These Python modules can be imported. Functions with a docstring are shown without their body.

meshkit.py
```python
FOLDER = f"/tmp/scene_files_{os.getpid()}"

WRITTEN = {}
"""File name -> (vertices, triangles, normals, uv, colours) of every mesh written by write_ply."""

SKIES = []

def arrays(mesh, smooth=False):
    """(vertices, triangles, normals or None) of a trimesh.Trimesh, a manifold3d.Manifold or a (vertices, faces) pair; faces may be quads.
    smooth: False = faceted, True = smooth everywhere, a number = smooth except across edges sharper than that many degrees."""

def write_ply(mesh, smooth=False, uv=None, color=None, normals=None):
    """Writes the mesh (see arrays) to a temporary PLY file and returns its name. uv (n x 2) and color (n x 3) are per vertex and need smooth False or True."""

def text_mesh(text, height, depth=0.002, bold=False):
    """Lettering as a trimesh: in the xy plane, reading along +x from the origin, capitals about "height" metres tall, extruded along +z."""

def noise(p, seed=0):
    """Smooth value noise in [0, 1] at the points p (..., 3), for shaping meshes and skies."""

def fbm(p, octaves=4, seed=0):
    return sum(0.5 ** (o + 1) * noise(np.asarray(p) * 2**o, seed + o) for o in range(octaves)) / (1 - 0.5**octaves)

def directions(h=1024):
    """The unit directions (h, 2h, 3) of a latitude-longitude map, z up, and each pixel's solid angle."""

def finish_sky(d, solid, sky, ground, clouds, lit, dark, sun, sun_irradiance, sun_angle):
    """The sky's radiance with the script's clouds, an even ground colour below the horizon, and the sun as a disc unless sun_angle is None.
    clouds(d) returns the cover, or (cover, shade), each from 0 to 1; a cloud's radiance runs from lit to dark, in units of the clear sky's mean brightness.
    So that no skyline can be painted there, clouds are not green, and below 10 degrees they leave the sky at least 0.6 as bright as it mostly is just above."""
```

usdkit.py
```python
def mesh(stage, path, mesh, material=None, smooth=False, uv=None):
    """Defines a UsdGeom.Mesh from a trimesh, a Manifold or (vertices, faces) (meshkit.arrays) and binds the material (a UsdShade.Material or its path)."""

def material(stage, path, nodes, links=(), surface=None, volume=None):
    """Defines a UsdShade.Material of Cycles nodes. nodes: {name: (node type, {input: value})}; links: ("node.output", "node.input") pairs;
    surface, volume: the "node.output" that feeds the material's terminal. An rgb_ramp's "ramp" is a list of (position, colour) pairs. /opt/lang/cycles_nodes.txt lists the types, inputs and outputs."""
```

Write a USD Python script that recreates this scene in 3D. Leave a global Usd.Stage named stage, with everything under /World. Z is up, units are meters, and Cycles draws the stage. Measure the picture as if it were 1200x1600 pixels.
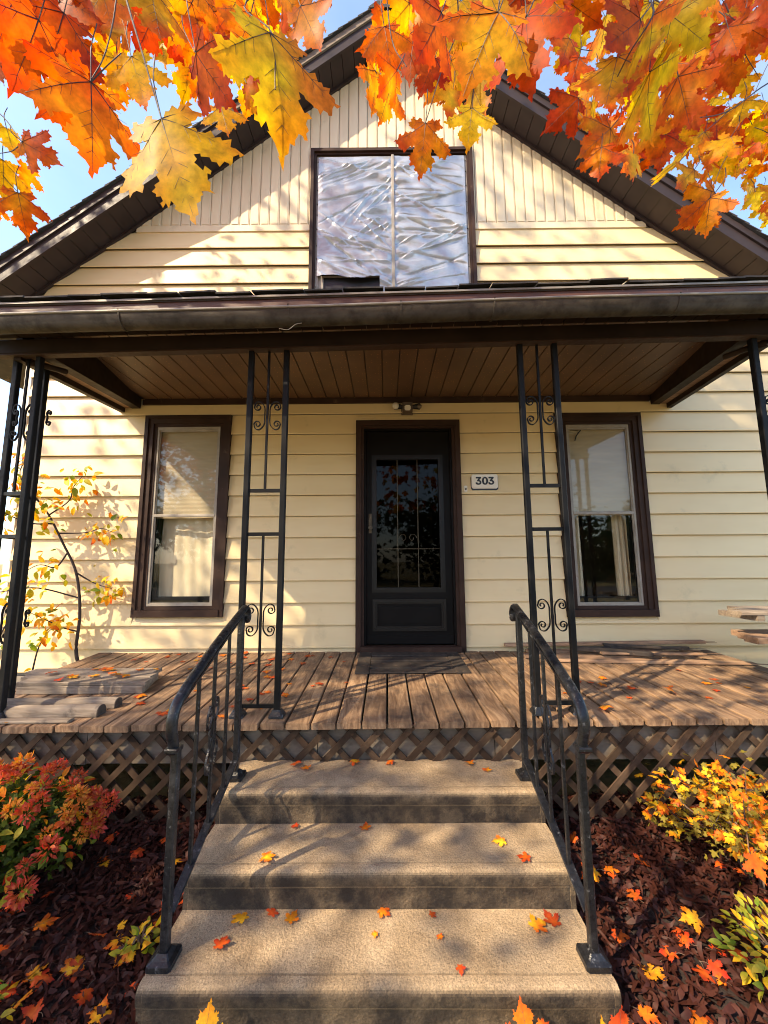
import math
import numpy as np
import trimesh
import shapely
from shapely import affinity
from shapely.geometry import Polygon, Point, box as sbox
from scipy.spatial import Delaunay
import usdkit
import meshkit
from pxr import Usd, UsdGeom, UsdLux, UsdShade, Gf, Sdf, Vt

stage = Usd.Stage.CreateInMemory()
UsdGeom.SetStageUpAxis(stage, 'Z')
UsdGeom.SetStageMetersPerUnit(stage, 1.0)
UsdGeom.Xform.Define(stage, '/World')
stage.SetDefaultPrim(stage.GetPrimAtPath('/World'))
UsdGeom.Scope.Define(stage, '/World/Looks')

# ------------------------------------------------------------ camera, sky, sun, exposure
EXPOSURE = 2.0
SUN_DIR = np.array([-1.0, -0.72, 1.08])
SUN_DIR /= np.linalg.norm(SUN_DIR)
SUN_INTENSITY = 0.70
SKY_STRENGTH = 0.125
CAM_AT, CAM_PITCH, CAM_YAW, CAM_ROLL = (-0.223, -3.732, 0.842), 0.126, -0.005, 0.006


def camera():
    cp, sp = math.cos(CAM_PITCH), math.sin(CAM_PITCH)
    cy, sy = math.cos(CAM_YAW), math.sin(CAM_YAW)
    cr, sr = math.cos(CAM_ROLL), math.sin(CAM_ROLL)
    x, yh, z = np.array([cy, -sy, 0]), np.array([sy, cy, 0]), np.array([0, 0, 1.0])
    f, u = yh * cp + z * sp, -yh * sp + z * cp
    r, u = x * cr - u * sr, x * sr + u * cr
    cam = UsdGeom.Camera.Define(stage, '/World/camera')
    cam.AddTransformOp().Set(Gf.Matrix4d(*r, 0, *u, 0, *(-f), 0, *CAM_AT, 1))
    cam.CreateFocalLengthAttr(18.0)
    cam.CreateHorizontalApertureAttr(36.0)
    cam.CreateVerticalApertureAttr(48.0)
    cam.CreateClippingRangeAttr((0.05, 2000))
    cam.CreateExposureAttr(EXPOSURE)


def lights():
    el, rot = math.asin(SUN_DIR[2]), math.atan2(SUN_DIR[0], SUN_DIR[1])
    d = UsdLux.DomeLight.Define(stage, '/World/sky')
    m = usdkit.material(stage, '/World/Looks/sky', {
        's': ('sky_texture', {'sky_type': 'single_scattering', 'sun_disc': False, 'sun_elevation': el, 'sun_rotation': rot, 'altitude': 200.0, 'air_density': 1.0, 'aerosol_density': 1.0}),
        'tc': ('texture_coordinate', {}),
        'mp': ('mapping', {'scale': (1.0, 1.0, 2.6)}),
        'n': ('noise_texture', {'scale': 1.7, 'detail': 6.0, 'roughness': 0.55}),
        'r': ('rgb_ramp', {'ramp': [(0.42, (0, 0, 0)), (0.75, (0.22, 0.22, 0.22))]}),
        'mx': ('mix_color', {'b': (3.0, 3.2, 3.5)}),
        'b': ('background_shader', {'strength': SKY_STRENGTH})},
        [('tc.generated', 'mp.vector'), ('mp.vector', 'n.vector'), ('n.fac', 'r.fac'), ('r.color', 'mx.fac'), ('s.color', 'mx.a'), ('mx.result', 'b.color')], surface='b.background')
    UsdShade.MaterialBindingAPI.Apply(d.GetPrim()).Bind(m)
    d.GetPrim().SetCustomDataByKey('kind', 'structure')
    s = UsdLux.DistantLight.Define(stage, '/World/sun')
    zax = SUN_DIR
    xax = np.cross([0, 0, 1.0], zax); xax /= np.linalg.norm(xax)
    yax = np.cross(zax, xax)
    s.AddTransformOp().Set(Gf.Matrix4d(*xax, 0, *yax, 0, *zax, 0, 0, 0, 20, 1))
    s.CreateIntensityAttr(SUN_INTENSITY)
    s.CreateAngleAttr(0.7)
    s.CreateNormalizeAttr(True)
    s.CreateColorAttr(Gf.Vec3f(1.0, 0.82, 0.57))


camera()
lights()

# ------------------------------------------------------------ helpers
USED = {}


def fresh(parent, name):
    n = USED.get((parent, name), 0)
    USED[(parent, name)] = n + 1
    return f'{parent}/{name}' if n == 0 else f'{parent}/{name}_{n:03d}'


def tag(path, label=None, cat=None, group=None, kind=None):
    p = stage.GetPrimAtPath(path)
    for k, v in (('label', label), ('category', cat), ('group', group), ('kind', kind)):
        if v:
            p.SetCustomDataByKey(k, v)


def thing(name, label=None, cat=None, group=None, kind=None, loc=None):
    path = fresh('/World', name)
    x = UsdGeom.Xform.Define(stage, path)
    if loc is not None:
        x.AddTranslateOp().Set(Gf.Vec3d(*map(float, loc)))
    tag(path, label, cat, group, kind)
    return path


def part(parent, name, mesh, mat, smooth=False, label=None, kind=None, tint=None, vcol=None, xf=None):
    path = fresh(parent, name)
    if isinstance(mesh, MB):
        mesh = mesh.get()
    m = usdkit.mesh(stage, path, mesh, L[mat], smooth)
    if tint is not None:
        UsdGeom.PrimvarsAPI(m).CreatePrimvar('tint', Sdf.ValueTypeNames.FloatArray, 'constant').Set(Vt.FloatArray([float(tint)]))
    if vcol is not None:
        UsdGeom.PrimvarsAPI(m).CreatePrimvar('pigment', Sdf.ValueTypeNames.Color3fArray, 'vertex').Set(Vt.Vec3fArray.FromNumpy(np.asarray(vcol, np.float32)))
    if xf is not None:
        m.AddTransformOp().Set(Gf.Matrix4d(*np.asarray(xf, float).ravel()))
    tag(path, label, kind=kind)
    return path


def solid(name, mesh, mat, label=None, cat=None, group=None, kind=None, **k):
    path = part('/World', name, mesh, mat, **k)
    tag(path, label, cat, group, kind)
    return path


def unit(v):
    v = np.asarray(v, float)
    return v / max(np.linalg.norm(v), 1e-9)


class MB:
    """collects shapes that make up one part"""
    def __init__(s):
        s.v, s.f, s.n = [], [], 0

    def add(s, v, f):
        v, f = np.asarray(v, float), np.asarray(f, int)
        if f.shape[1] == 4:
            f = np.vstack([f[:, [0, 1, 2]], f[:, [0, 2, 3]]])
        s.v.append(v); s.f.append(f + s.n); s.n += len(v)
        return s

    def tm(s, t):
        return s.add(t.vertices, t.faces)

    def get(s):
        return np.vstack(s.v), np.vstack(s.f)

    def box(s, lo, hi):
        lo, hi = np.minimum(lo, hi), np.maximum(lo, hi)
        t = trimesh.creation.box(hi - lo); t.apply_translation((lo + hi) / 2)
        return s.tm(t)

    def sweep(s, prof, path, up=(0, 0, 1), closed=True, caps=True, scale=None):
        """prof: n x 2 (side, up) section carried along the path"""
        prof, path = np.asarray(prof, float), np.asarray(path, float)
        n, k = len(prof), len(path)
        up = np.asarray(up, float)
        vs = []
        for i in range(k):
            a, b = path[max(i - 1, 0)], path[min(i + 1, k - 1)]
            t = unit(b - a)
            sd = np.cross(t, up)
            if np.linalg.norm(sd) < 1e-3:
                sd = np.cross(t, [0, 1, 0])
            sd = unit(sd); u2 = np.cross(sd, t)
            w = 1.0
            if 0 < i < k - 1:
                c = np.dot(unit(path[i] - path[i - 1]), unit(path[i + 1] - path[i]))
                w = min(1 / max(math.sqrt((1 + c) / 2), .5), 1.6)
            q = prof * (scale[i] if scale is not None else 1.0)
            vs.append(path[i] + q[:, :1] * sd + q[:, 1:] * u2 * w)
        f = []
        m = n if closed else n - 1
        for i in range(k - 1):
            for j in range(m):
                j2 = (j + 1) % n
                f.append((i * n + j, (i + 1) * n + j, (i + 1) * n + j2, i * n + j2))
        s.add(np.vstack(vs), np.array(f)[:, ::-1])
        if caps and closed:
            for base, rev in ((0, False), ((k - 1) * n, True)):
                fan = [(0, j, j + 1) for j in range(1, n - 1)]
                fan = [t[::-1] for t in fan] if rev else fan
                s.add(vs[0 if base == 0 else -1], np.array(fan)[:, ::-1])
        return s

    def bar(s, a, b, w, h, up=(0, 0, 1), ch=0.0):
        return s.sweep(rect(w, h, ch), [a, b], up)

    def tube(s, path, r, n=8, up=(0, 0, 1)):
        r = np.broadcast_to(np.asarray(r, float), (len(path),))
        return s.sweep(circ(1.0, n), path, up, scale=r)

    def ribbon(s, path, w, t, axis):
        """flat bar bent in the plane perpendicular to axis; w along the axis, t thickness"""
        path = np.asarray(path, float)
        return s.sweep(rect(t, w, 0), path, axis)


def rect(w, h, ch=0.0):
    w, h = w / 2, h / 2
    if ch <= 0:
        return np.array([(-w, -h), (w, -h), (w, h), (-w, h)])
    return np.array([(-w + ch, -h), (w - ch, -h), (w, -h + ch), (w, h - ch), (w - ch, h), (-w + ch, h), (-w, h - ch), (-w, -h + ch)])


def circ(r, n):
    a = np.arange(n) * 2 * math.pi / n
    return np.c_[r * np.cos(a), r * np.sin(a)]


def spline(pts, n=8):
    p = np.asarray(pts, float)
    q = np.vstack([2 * p[0] - p[1], p, 2 * p[-1] - p[-2]])
    out = []
    for i in range(1, len(q) - 2):
        for t in np.arange(n) / n:
            a, b, c, d = q[i - 1], q[i], q[i + 1], q[i + 2]
            out.append(.5 * (2 * b + (c - a) * t + (2 * a - 5 * b + 4 * c - d) * t * t + (3 * b - a - 3 * c + d) * t ** 3))
    out.append(p[-1])
    return np.array(out)


def prism_y(poly, y0, y1):
    """polygon in (x, z) carried from y0 to y1"""
    t = trimesh.creation.extrude_polygon(poly, y1 - y0, engine='earcut')
    v = t.vertices
    return trimesh.Trimesh(np.c_[v[:, 0], y0 + v[:, 2], v[:, 1]], t.faces[:, ::-1], process=False)


def prism_x(pts, x0, x1):
    """section in (y, z) carried along x"""
    t = trimesh.creation.extrude_polygon(Polygon(pts), x1 - x0, engine='earcut')
    v = t.vertices
    return trimesh.Trimesh(np.c_[x0 + v[:, 2], v[:, 0], v[:, 1]], t.faces, process=False)


def frame_xz(x0, x1, z0, z1, w, y0, y1, bottom=True):
    a = sbox(x0, z0, x1, z1)
    b = sbox(x0 + w, z0 + (w if bottom else -1), x1 - w, z1 - w)
    return prism_y(a.difference(b), y0, y1)


# ------------------------------------------------------------ materials
L = {}


def mat(name, ramp, scale=4.0, stretch=(1, 1, 1), detail=6.0, rough=0.6, bump=0.3, bscale=None, bstretch=None, bdist=0.004, metal=0.0, spec=0.5, coords='pos', tint=0.0, dirt=None, rvar=0.0, distort=0.0):
    """noise-coloured principled surface. tint: how far the part's own 'tint' number moves its value. dirt: (colour, scale, from, to)"""
    nodes = {'g': ('geometry', {}) if coords == 'pos' else ('texture_coordinate', {}),
             'mp': ('mapping', {'scale': stretch}),
             'n': ('noise_texture', {'scale': scale, 'detail': detail, 'roughness': 0.6, 'distortion': distort}),
             'r': ('rgb_ramp', {'ramp': ramp}),
             'mb': ('mapping', {'scale': bstretch or stretch}),
             'nb': ('noise_texture', {'scale': bscale or scale * 6, 'detail': 5.0, 'roughness': 0.65}),
             'bp': ('bump', {'strength': bump, 'distance': bdist}),
             'p': ('principled_bsdf', {'roughness': rough, 'metallic': metal, 'specular_ior_level': spec})}
    src = 'g.position' if coords == 'pos' else 'g.object'
    links = [(src, 'mp.vector'), ('mp.vector', 'n.vector'), ('n.fac', 'r.fac'), (src, 'mb.vector'), ('mb.vector', 'nb.vector'), ('nb.fac', 'bp.height'), ('bp.normal', 'p.normal')]
    col = 'r.color'
    if dirt:
        dc, ds, d0, d1 = dirt
        nodes['dn'] = ('noise_texture', {'scale': ds, 'detail': 7.0, 'roughness': 0.65})
        nodes['dr'] = ('rgb_ramp', {'ramp': [(d0, (0, 0, 0)), (d1, (1, 1, 1))]})
        nodes['dm'] = ('mix_color', {'b': dc})
        links += [(src, 'dn.vector'), ('dn.fac', 'dr.fac'), ('dr.color', 'dm.fac'), (col, 'dm.a')]
        col = 'dm.result'
    if tint:
        nodes['at'] = ('attribute', {'attribute': 'tint'})
        nodes['mr'] = ('map_range', {'from_min': 0.0, 'from_max': 1.0, 'to_min': 1 - tint, 'to_max': 1 + tint})
        nodes['hs'] = ('hsv', {})
        links += [('at.fac', 'mr.value'), ('mr.result', 'hs.value'), (col, 'hs.color')]
        col = 'hs.color'
    if rvar:
        nodes['rr'] = ('map_range', {'from_min': 0.3, 'from_max': 0.7, 'to_min': rough - rvar, 'to_max': rough + rvar})
        links += [('nb.fac', 'rr.value'), ('rr.result', 'p.roughness')]
    links.append((col, 'p.base_color'))
    L[name] = usdkit.material(stage, '/World/Looks/' + name, nodes, links, surface='p.BSDF')


def leafmat(name, trans=0.5, dval=1.0, tval=1.25, rough=0.45, mott=0.25, island=False, ramp=None, scale=60.0):
    """leaf whose pigment comes from the mesh (or, for masses, from a ramp over the pieces)"""
    nodes = {'g': ('geometry', {}), 'n': ('noise_texture', {'scale': scale, 'detail': 4.0, 'roughness': 0.6}),
             'mr': ('map_range', {'from_min': 0.3, 'from_max': 0.7, 'to_min': (1 - mott) * dval, 'to_max': (1 + mott) * dval}),
             'hs': ('hsv', {}), 'p': ('principled_bsdf', {'roughness': rough, 'specular_ior_level': 0.15}),
             't': ('translucent_bsdf', {}), 'm': ('mix_closure', {'fac': trans}),
             'ht': ('hsv', {'saturation': 1.15, 'value': tval})}
    links = [('g.position', 'n.vector'), ('n.fac', 'mr.value'), ('mr.result', 'hs.value'), ('hs.color', 'p.base_color'), ('hs.color', 'ht.color'), ('ht.color', 't.color'), ('p.BSDF', 'm.closure1'), ('t.BSDF', 'm.closure2')]
    if island:
        nodes['r'] = ('rgb_ramp', {'ramp': ramp})
        links += [('g.random_per_island', 'r.fac'), ('r.color', 'hs.color')]
    else:
        nodes['a'] = ('attribute', {'attribute': 'pigment'})
        links += [('a.color', 'hs.color')]
    L[name] = usdkit.material(stage, '/World/Looks/' + name, nodes, links, surface='m.closure')


W = (1, 1, 1)
mat('siding', [(0.25, (0.69, 0.525, 0.275)), (0.5, (0.745, 0.582, 0.320)), (0.8, (0.78, 0.625, 0.360))], scale=1.3, stretch=(0.5, 1, 2.2), rough=0.42, bump=0.10, bscale=9, bstretch=(1.0, 1, 9), bdist=0.003, tint=0.035, dirt=((0.45, 0.36, 0.20), 3.2, 0.60, 0.86))
mat('vertical_siding', [(0.3, (0.64, 0.53, 0.345)), (0.7, (0.72, 0.61, 0.42))], scale=2.2, stretch=(3, 1, 0.6), rough=0.45, bump=0.12, bscale=14, bdist=0.003, tint=0.05, dirt=((0.42, 0.36, 0.24), 4.0, 0.6, 0.85))
mat('brown_trim', [(0.3, (0.024, 0.012, 0.008)), (0.7, (0.048, 0.025, 0.017))], scale=5, stretch=(1, 1, 1), rough=0.6, spec=0.2, bump=0.2, bscale=40, rvar=0.12, dirt=((0.12, 0.075, 0.05), 8, 0.62, 0.8))
mat('brown_metal', [(0.3, (0.022, 0.014, 0.0125)), (0.7, (0.040, 0.026, 0.023))], scale=3, rough=0.5, spec=0.25, bump=0.1, bscale=20, rvar=0.1)
mat('red_fascia', [(0.3, (0.060, 0.024, 0.016)), (0.6, (0.085, 0.036, 0.022)), (0.8, (0.11, 0.05, 0.03))], scale=5, stretch=(1, 1, 3), rough=0.5, bump=0.3, bscale=30, dirt=((0.38, 0.20, 0.12), 7.0, 0.655, 0.70))
mat('tan_fascia', [(0.3, (0.12, 0.090, 0.062)), (0.7, (0.21, 0.165, 0.12))], scale=6, stretch=(1, 1, 8), rough=0.7, bump=0.4, bscale=40)
mat('beam', [(0.3, (0.015, 0.0085, 0.0055)), (0.7, (0.030, 0.017, 0.0105))], scale=3, rough=0.6, spec=0.18, bump=0.12, bscale=18, rvar=0.1)
mat('gutter', [(0.25, (0.026, 0.021, 0.016)), (0.5, (0.050, 0.041, 0.032)), (0.8, (0.085, 0.071, 0.055))], scale=5, stretch=(1, 1, 2), rough=0.68, metal=0.1, spec=0.25, bump=0.3, bscale=34, rvar=0.12, dirt=((0.020, 0.015, 0.011), 9, 0.47, 0.66))
mat('gutter_rim', [(0.3, (0.16, 0.145, 0.12)), (0.7, (0.27, 0.245, 0.205))], scale=9, rough=0.4, metal=0.3, bump=0.2)
mat('shingle', [(0.3, (0.020, 0.018, 0.018)), (0.6, (0.045, 0.040, 0.040)), (0.8, (0.085, 0.076, 0.070))], scale=14, rough=0.9, bump=0.8, bscale=220, bdist=0.004, tint=0.3)
mat('iron', [(0.3, (0.0035, 0.0035, 0.004)), (0.6, (0.0065, 0.0065, 0.007)), (0.8, (0.012, 0.012, 0.0125))], scale=9, spec=0.16, rough=0.5, bump=0.35, bscale=70, bdist=0.003, rvar=0.14, dirt=((0.06, 0.045, 0.033), 13, 0.67, 0.76))
mat('worn_iron', [(0.3, (0.004, 0.004, 0.0045)), (0.6, (0.010, 0.010, 0.011)), (0.8, (0.035, 0.035, 0.037))], scale=11, rough=0.33, spec=0.45, bump=0.6, bscale=50, bdist=0.004, metal=0.1, rvar=0.16, dirt=((0.11, 0.11, 0.115), 45, 0.60, 0.70))
mat('deck_wood', [(0.2, (0.055, 0.030, 0.016)), (0.42, (0.16, 0.090, 0.046)), (0.6, (0.29, 0.178, 0.096)), (0.85, (0.46, 0.31, 0.18))], scale=2.6, stretch=(9, 1.1, 3), rough=0.72, bump=0.55, bscale=5.5, bstretch=(26, 1.0, 8), bdist=0.006, tint=0.20, distort=1.4, dirt=((0.055, 0.037, 0.027), 4.2, 0.50, 0.70))
mat('grey_wood', [(0.2, (0.080, 0.058, 0.042)), (0.5, (0.195, 0.150, 0.108)), (0.85, (0.34, 0.275, 0.205))], scale=3.0, stretch=(1.1, 9, 9), rough=0.8, bump=0.6, bscale=6, bstretch=(1.5, 22, 22), bdist=0.006, tint=0.2, distort=1.2, dirt=((0.06, 0.045, 0.035), 6, 0.60, 0.72))
mat('brown_wood', [(0.2, (0.10, 0.058, 0.034)), (0.5, (0.25, 0.150, 0.088)), (0.85, (0.42, 0.28, 0.17))], scale=3.0, stretch=(1.1, 9, 9), rough=0.75, bump=0.6, bscale=6, bstretch=(1.5, 22, 22), bdist=0.005, tint=0.25, distort=1.2)
mat('lattice_wood', [(0.2, (0.022, 0.013, 0.008)), (0.5, (0.052, 0.032, 0.020)), (0.85, (0.105, 0.068, 0.043))], scale=7, stretch=(1, 1, 1), rough=0.85, spec=0.15, bump=0.5, bscale=34, bdist=0.004, tint=0.3, distort=1.0)
mat('rim_wood', [(0.2, (0.085, 0.062, 0.044)), (0.6, (0.20, 0.155, 0.110)), (0.9, (0.30, 0.24, 0.175))], scale=4, stretch=(1, 1, 4), rough=0.8, bump=0.4, bscale=20, tint=0.15, dirt=((0.09, 0.065, 0.045), 7, 0.56, 0.68))
mat('dark_wood', [(0.3, (0.020, 0.015, 0.012)), (0.7, (0.055, 0.040, 0.030))], scale=6, stretch=(3, 1, 1), rough=0.7, bump=0.4, bscale=26, tint=0.25, dirt=((0.20, 0.12, 0.07), 13, 0.60, 0.72))
L['concrete'] = usdkit.material(stage, '/World/Looks/concrete', {
    'g': ('geometry', {}), 'n': ('noise_texture', {'scale': 7.0, 'detail': 8.0, 'roughness': 0.62, 'distortion': 0.6}),
    'r': ('rgb_ramp', {'ramp': [(0.22, (0.16, 0.105, 0.055)), (0.42, (0.285, 0.200, 0.112)), (0.6, (0.365, 0.265, 0.156)), (0.85, (0.47, 0.36, 0.225))]}),
    'n2': ('noise_texture', {'scale': 190.0, 'detail': 4.0, 'roughness': 0.75}), 'r2': ('rgb_ramp', {'ramp': [(0.34, (0.30, 0.28, 0.26)), (0.5, (1, 1, 1)), (0.68, (1.5, 1.45, 1.36))]}), 'ml': ('mix_color', {'blend_type': 'multiply', 'fac': 0.75, 'use_clamp': False}),
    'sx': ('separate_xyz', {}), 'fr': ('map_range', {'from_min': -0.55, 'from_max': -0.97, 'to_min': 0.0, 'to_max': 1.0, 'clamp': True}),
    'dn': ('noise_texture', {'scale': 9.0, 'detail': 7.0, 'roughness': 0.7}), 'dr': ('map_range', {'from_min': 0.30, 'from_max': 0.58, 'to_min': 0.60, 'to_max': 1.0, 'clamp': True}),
    'dm': ('math', {'math_type': 'multiply'}), 'riser_shade': ('mix_color', {'b': (0.022, 0.014, 0.008)}),  # shade painted onto front-facing risers, broken up like stain by noise
    'sn': ('noise_texture', {'scale': 2.4, 'detail': 8.0, 'roughness': 0.68}), 'sr': ('rgb_ramp', {'ramp': [(0.52, (0, 0, 0)), (0.74, (0.7, 0.7, 0.7))]}), 'stain': ('mix_color', {'b': (0.15, 0.108, 0.068)}),
    'nb': ('noise_texture', {'scale': 120.0, 'detail': 4.0, 'roughness': 0.6, 'distortion': 1.5}), 'vb': ('voronoi_texture', {'scale': 85.0}), 'ad': ('math', {'math_type': 'multiply_add', 'value2': 0.5}), 'bp': ('bump', {'strength': 0.8, 'distance': 0.006}),
    'p': ('principled_bsdf', {'roughness': 0.86})},
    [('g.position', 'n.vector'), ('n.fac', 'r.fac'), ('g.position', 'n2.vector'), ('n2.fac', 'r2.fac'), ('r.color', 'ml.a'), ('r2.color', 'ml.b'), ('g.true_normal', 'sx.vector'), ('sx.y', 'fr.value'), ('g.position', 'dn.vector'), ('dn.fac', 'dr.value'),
     ('fr.result', 'dm.value1'), ('dr.result', 'dm.value2'), ('g.position', 'sn.vector'), ('sn.fac', 'sr.fac'), ('sr.color', 'stain.fac'), ('ml.result', 'stain.a'), ('dm.value', 'riser_shade.fac'), ('stain.result', 'riser_shade.a'), ('riser_shade.result', 'p.base_color'),
     ('g.position', 'nb.vector'), ('g.position', 'vb.vector'), ('vb.distance', 'ad.value1'), ('nb.fac', 'ad.value3'), ('ad.value', 'bp.height'), ('bp.normal', 'p.normal')], surface='p.BSDF')
mat('foundation', [(0.3, (0.16, 0.14, 0.12)), (0.7, (0.27, 0.24, 0.20))], scale=5, rough=0.9, bump=0.5, bscale=60)
mat('black_paint', [(0.3, (0.003, 0.0024, 0.0022)), (0.7, (0.006, 0.005, 0.0045))], scale=4, spec=0.14, rough=0.5, bump=0.1, bscale=30, rvar=0.08)
mat('door_moulding', [(0.3, (0.004, 0.0033, 0.003)), (0.7, (0.009, 0.0075, 0.0065))], scale=6, rough=0.38, spec=0.3, bump=0.1)
mat('white_frame', [(0.3, (0.23, 0.20, 0.16)), (0.6, (0.31, 0.275, 0.23)), (0.85, (0.38, 0.34, 0.29))], scale=8, rough=0.45, bump=0.15, bscale=50, dirt=((0.22, 0.15, 0.10), 14, 0.63, 0.74))
mat('white_trim', [(0.3, (0.62, 0.59, 0.52)), (0.8, (0.72, 0.69, 0.62))], scale=3, rough=0.5, bump=0.1)
mat('blind', [(0.3, (0.36, 0.285, 0.185)), (0.7, (0.43, 0.345, 0.23))], scale=2, stretch=(1, 1, 6), rough=0.8, bump=0.1)
mat('curtain', [(0.3, (0.58, 0.47, 0.31)), (0.7, (0.68, 0.57, 0.40))], scale=3, stretch=(4, 1, 1), rough=0.85, bump=0.2, bscale=160)
mat('plate', [(0.3, (0.76, 0.70, 0.60)), (0.8, (0.82, 0.77, 0.67))], scale=7, rough=0.35, bump=0.05)
mat('ink', [(0.3, (0.008, 0.008, 0.009)), (0.7, (0.014, 0.014, 0.015))], rough=0.4, bump=0.0)
mat('bulb', [(0.3, (0.60, 0.55, 0.46)), (0.8, (0.68, 0.63, 0.54))], rough=0.25, bump=0.0)
mat('lamp_metal', [(0.3, (0.10, 0.075, 0.055)), (0.7, (0.17, 0.13, 0.10))], scale=14, rough=0.4, metal=0.4, bump=0.2)
mat('brass', [(0.3, (0.06, 0.045, 0.028)), (0.7, (0.11, 0.085, 0.052))], scale=20, rough=0.45, metal=0.5, bump=0.1)
mat('room', [(0.3, (0.42, 0.31, 0.20)), (0.7, (0.50, 0.38, 0.26))], rough=0.9, bump=0.0)
mat('wall_board', [(0.3, (0.30, 0.26, 0.2)), (0.7, (0.36, 0.31, 0.25))], rough=0.9, bump=0.0)
mat('bark', [(0.3, (0.022, 0.015, 0.012)), (0.7, (0.060, 0.042, 0.032))], scale=30, stretch=(1, 1, .3), rough=0.8, bump=0.6, bscale=60)
mat('twig', [(0.3, (0.016, 0.007, 0.006)), (0.7, (0.035, 0.016, 0.011))], scale=40, rough=0.6, bump=0.4, bscale=120)
mat('pale_twig', [(0.3, (0.10, 0.06, 0.035)), (0.7, (0.20, 0.125, 0.075))], scale=40, rough=0.7, bump=0.3, bscale=120)
mat('soil', [(0.3, (0.016, 0.009, 0.007)), (0.7, (0.040, 0.022, 0.015))], scale=9, rough=0.95, bump=0.9, bscale=50, bdist=0.02)
mat('bounce_lawn', [(0.3, (0.10, 0.11, 0.035)), (0.5, (0.26, 0.20, 0.07)), (0.7, (0.40, 0.28, 0.09)), (0.85, (0.38, 0.20, 0.06))], scale=9.0, rough=0.95, bump=0.9, bscale=40, bdist=0.03)  # unseen yard, colour brightened and warmed to bounce fill under the porch
mat('road', [(0.3, (0.04, 0.04, 0.04)), (0.7, (0.06, 0.06, 0.058))], scale=3, rough=0.9, bump=0.4, bscale=80)
mat('path', [(0.3, (0.24, 0.22, 0.18)), (0.7, (0.34, 0.31, 0.26))], scale=4, rough=0.9, bump=0.4, bscale=60)
leafmat('maple_leaf', trans=0.62, mott=0.34, scale=55.0, dval=0.74, tval=1.55)
leafmat('fallen_leaf', trans=0.12, rough=0.55, mott=0.22, scale=70.0)
leafmat('shrub_leaf', trans=0.38, mott=0.18)
leafmat('crown_leaf', trans=0.5, island=True, ramp=[(0.0, (0.45, 0.05, 0.012)), (0.3, (0.55, 0.14, 0.015)), (0.6, (0.60, 0.27, 0.02)), (0.85, (0.42, 0.26, 0.03)), (1.0, (0.20, 0.17, 0.02))])
leafmat('mulch', trans=0.0, rough=0.55, island=True, mott=0.3, ramp=[(0.0, (0.045, 0.014, 0.009)), (0.3, (0.12, 0.038, 0.022)), (0.55, (0.23, 0.078, 0.042)), (0.78, (0.36, 0.135, 0.070)), (0.92, (0.50, 0.23, 0.11)), (1.0, (0.62, 0.34, 0.14))])
leafmat('bush_mass', trans=0.35, island=True, ramp=[(0.0, (0.07, 0.10, 0.015)), (0.4, (0.16, 0.19, 0.03)), (0.7, (0.30, 0.26, 0.04)), (0.9, (0.45, 0.22, 0.04)), (1.0, (0.50, 0.12, 0.03))])
leafmat('yellow_mass', trans=0.35, island=True, ramp=[(0.0, (0.24, 0.19, 0.03)), (0.35, (0.55, 0.33, 0.030)), (0.7, (0.66, 0.32, 0.022)), (1.0, (0.58, 0.18, 0.02))])
leafmat('hedge_leaf', trans=0.3, island=True, ramp=[(0.0, (0.03, 0.05, 0.012)), (0.5, (0.06, 0.085, 0.02)), (0.8, (0.20, 0.11, 0.02)), (1.0, (0.30, 0.08, 0.015))])


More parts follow.
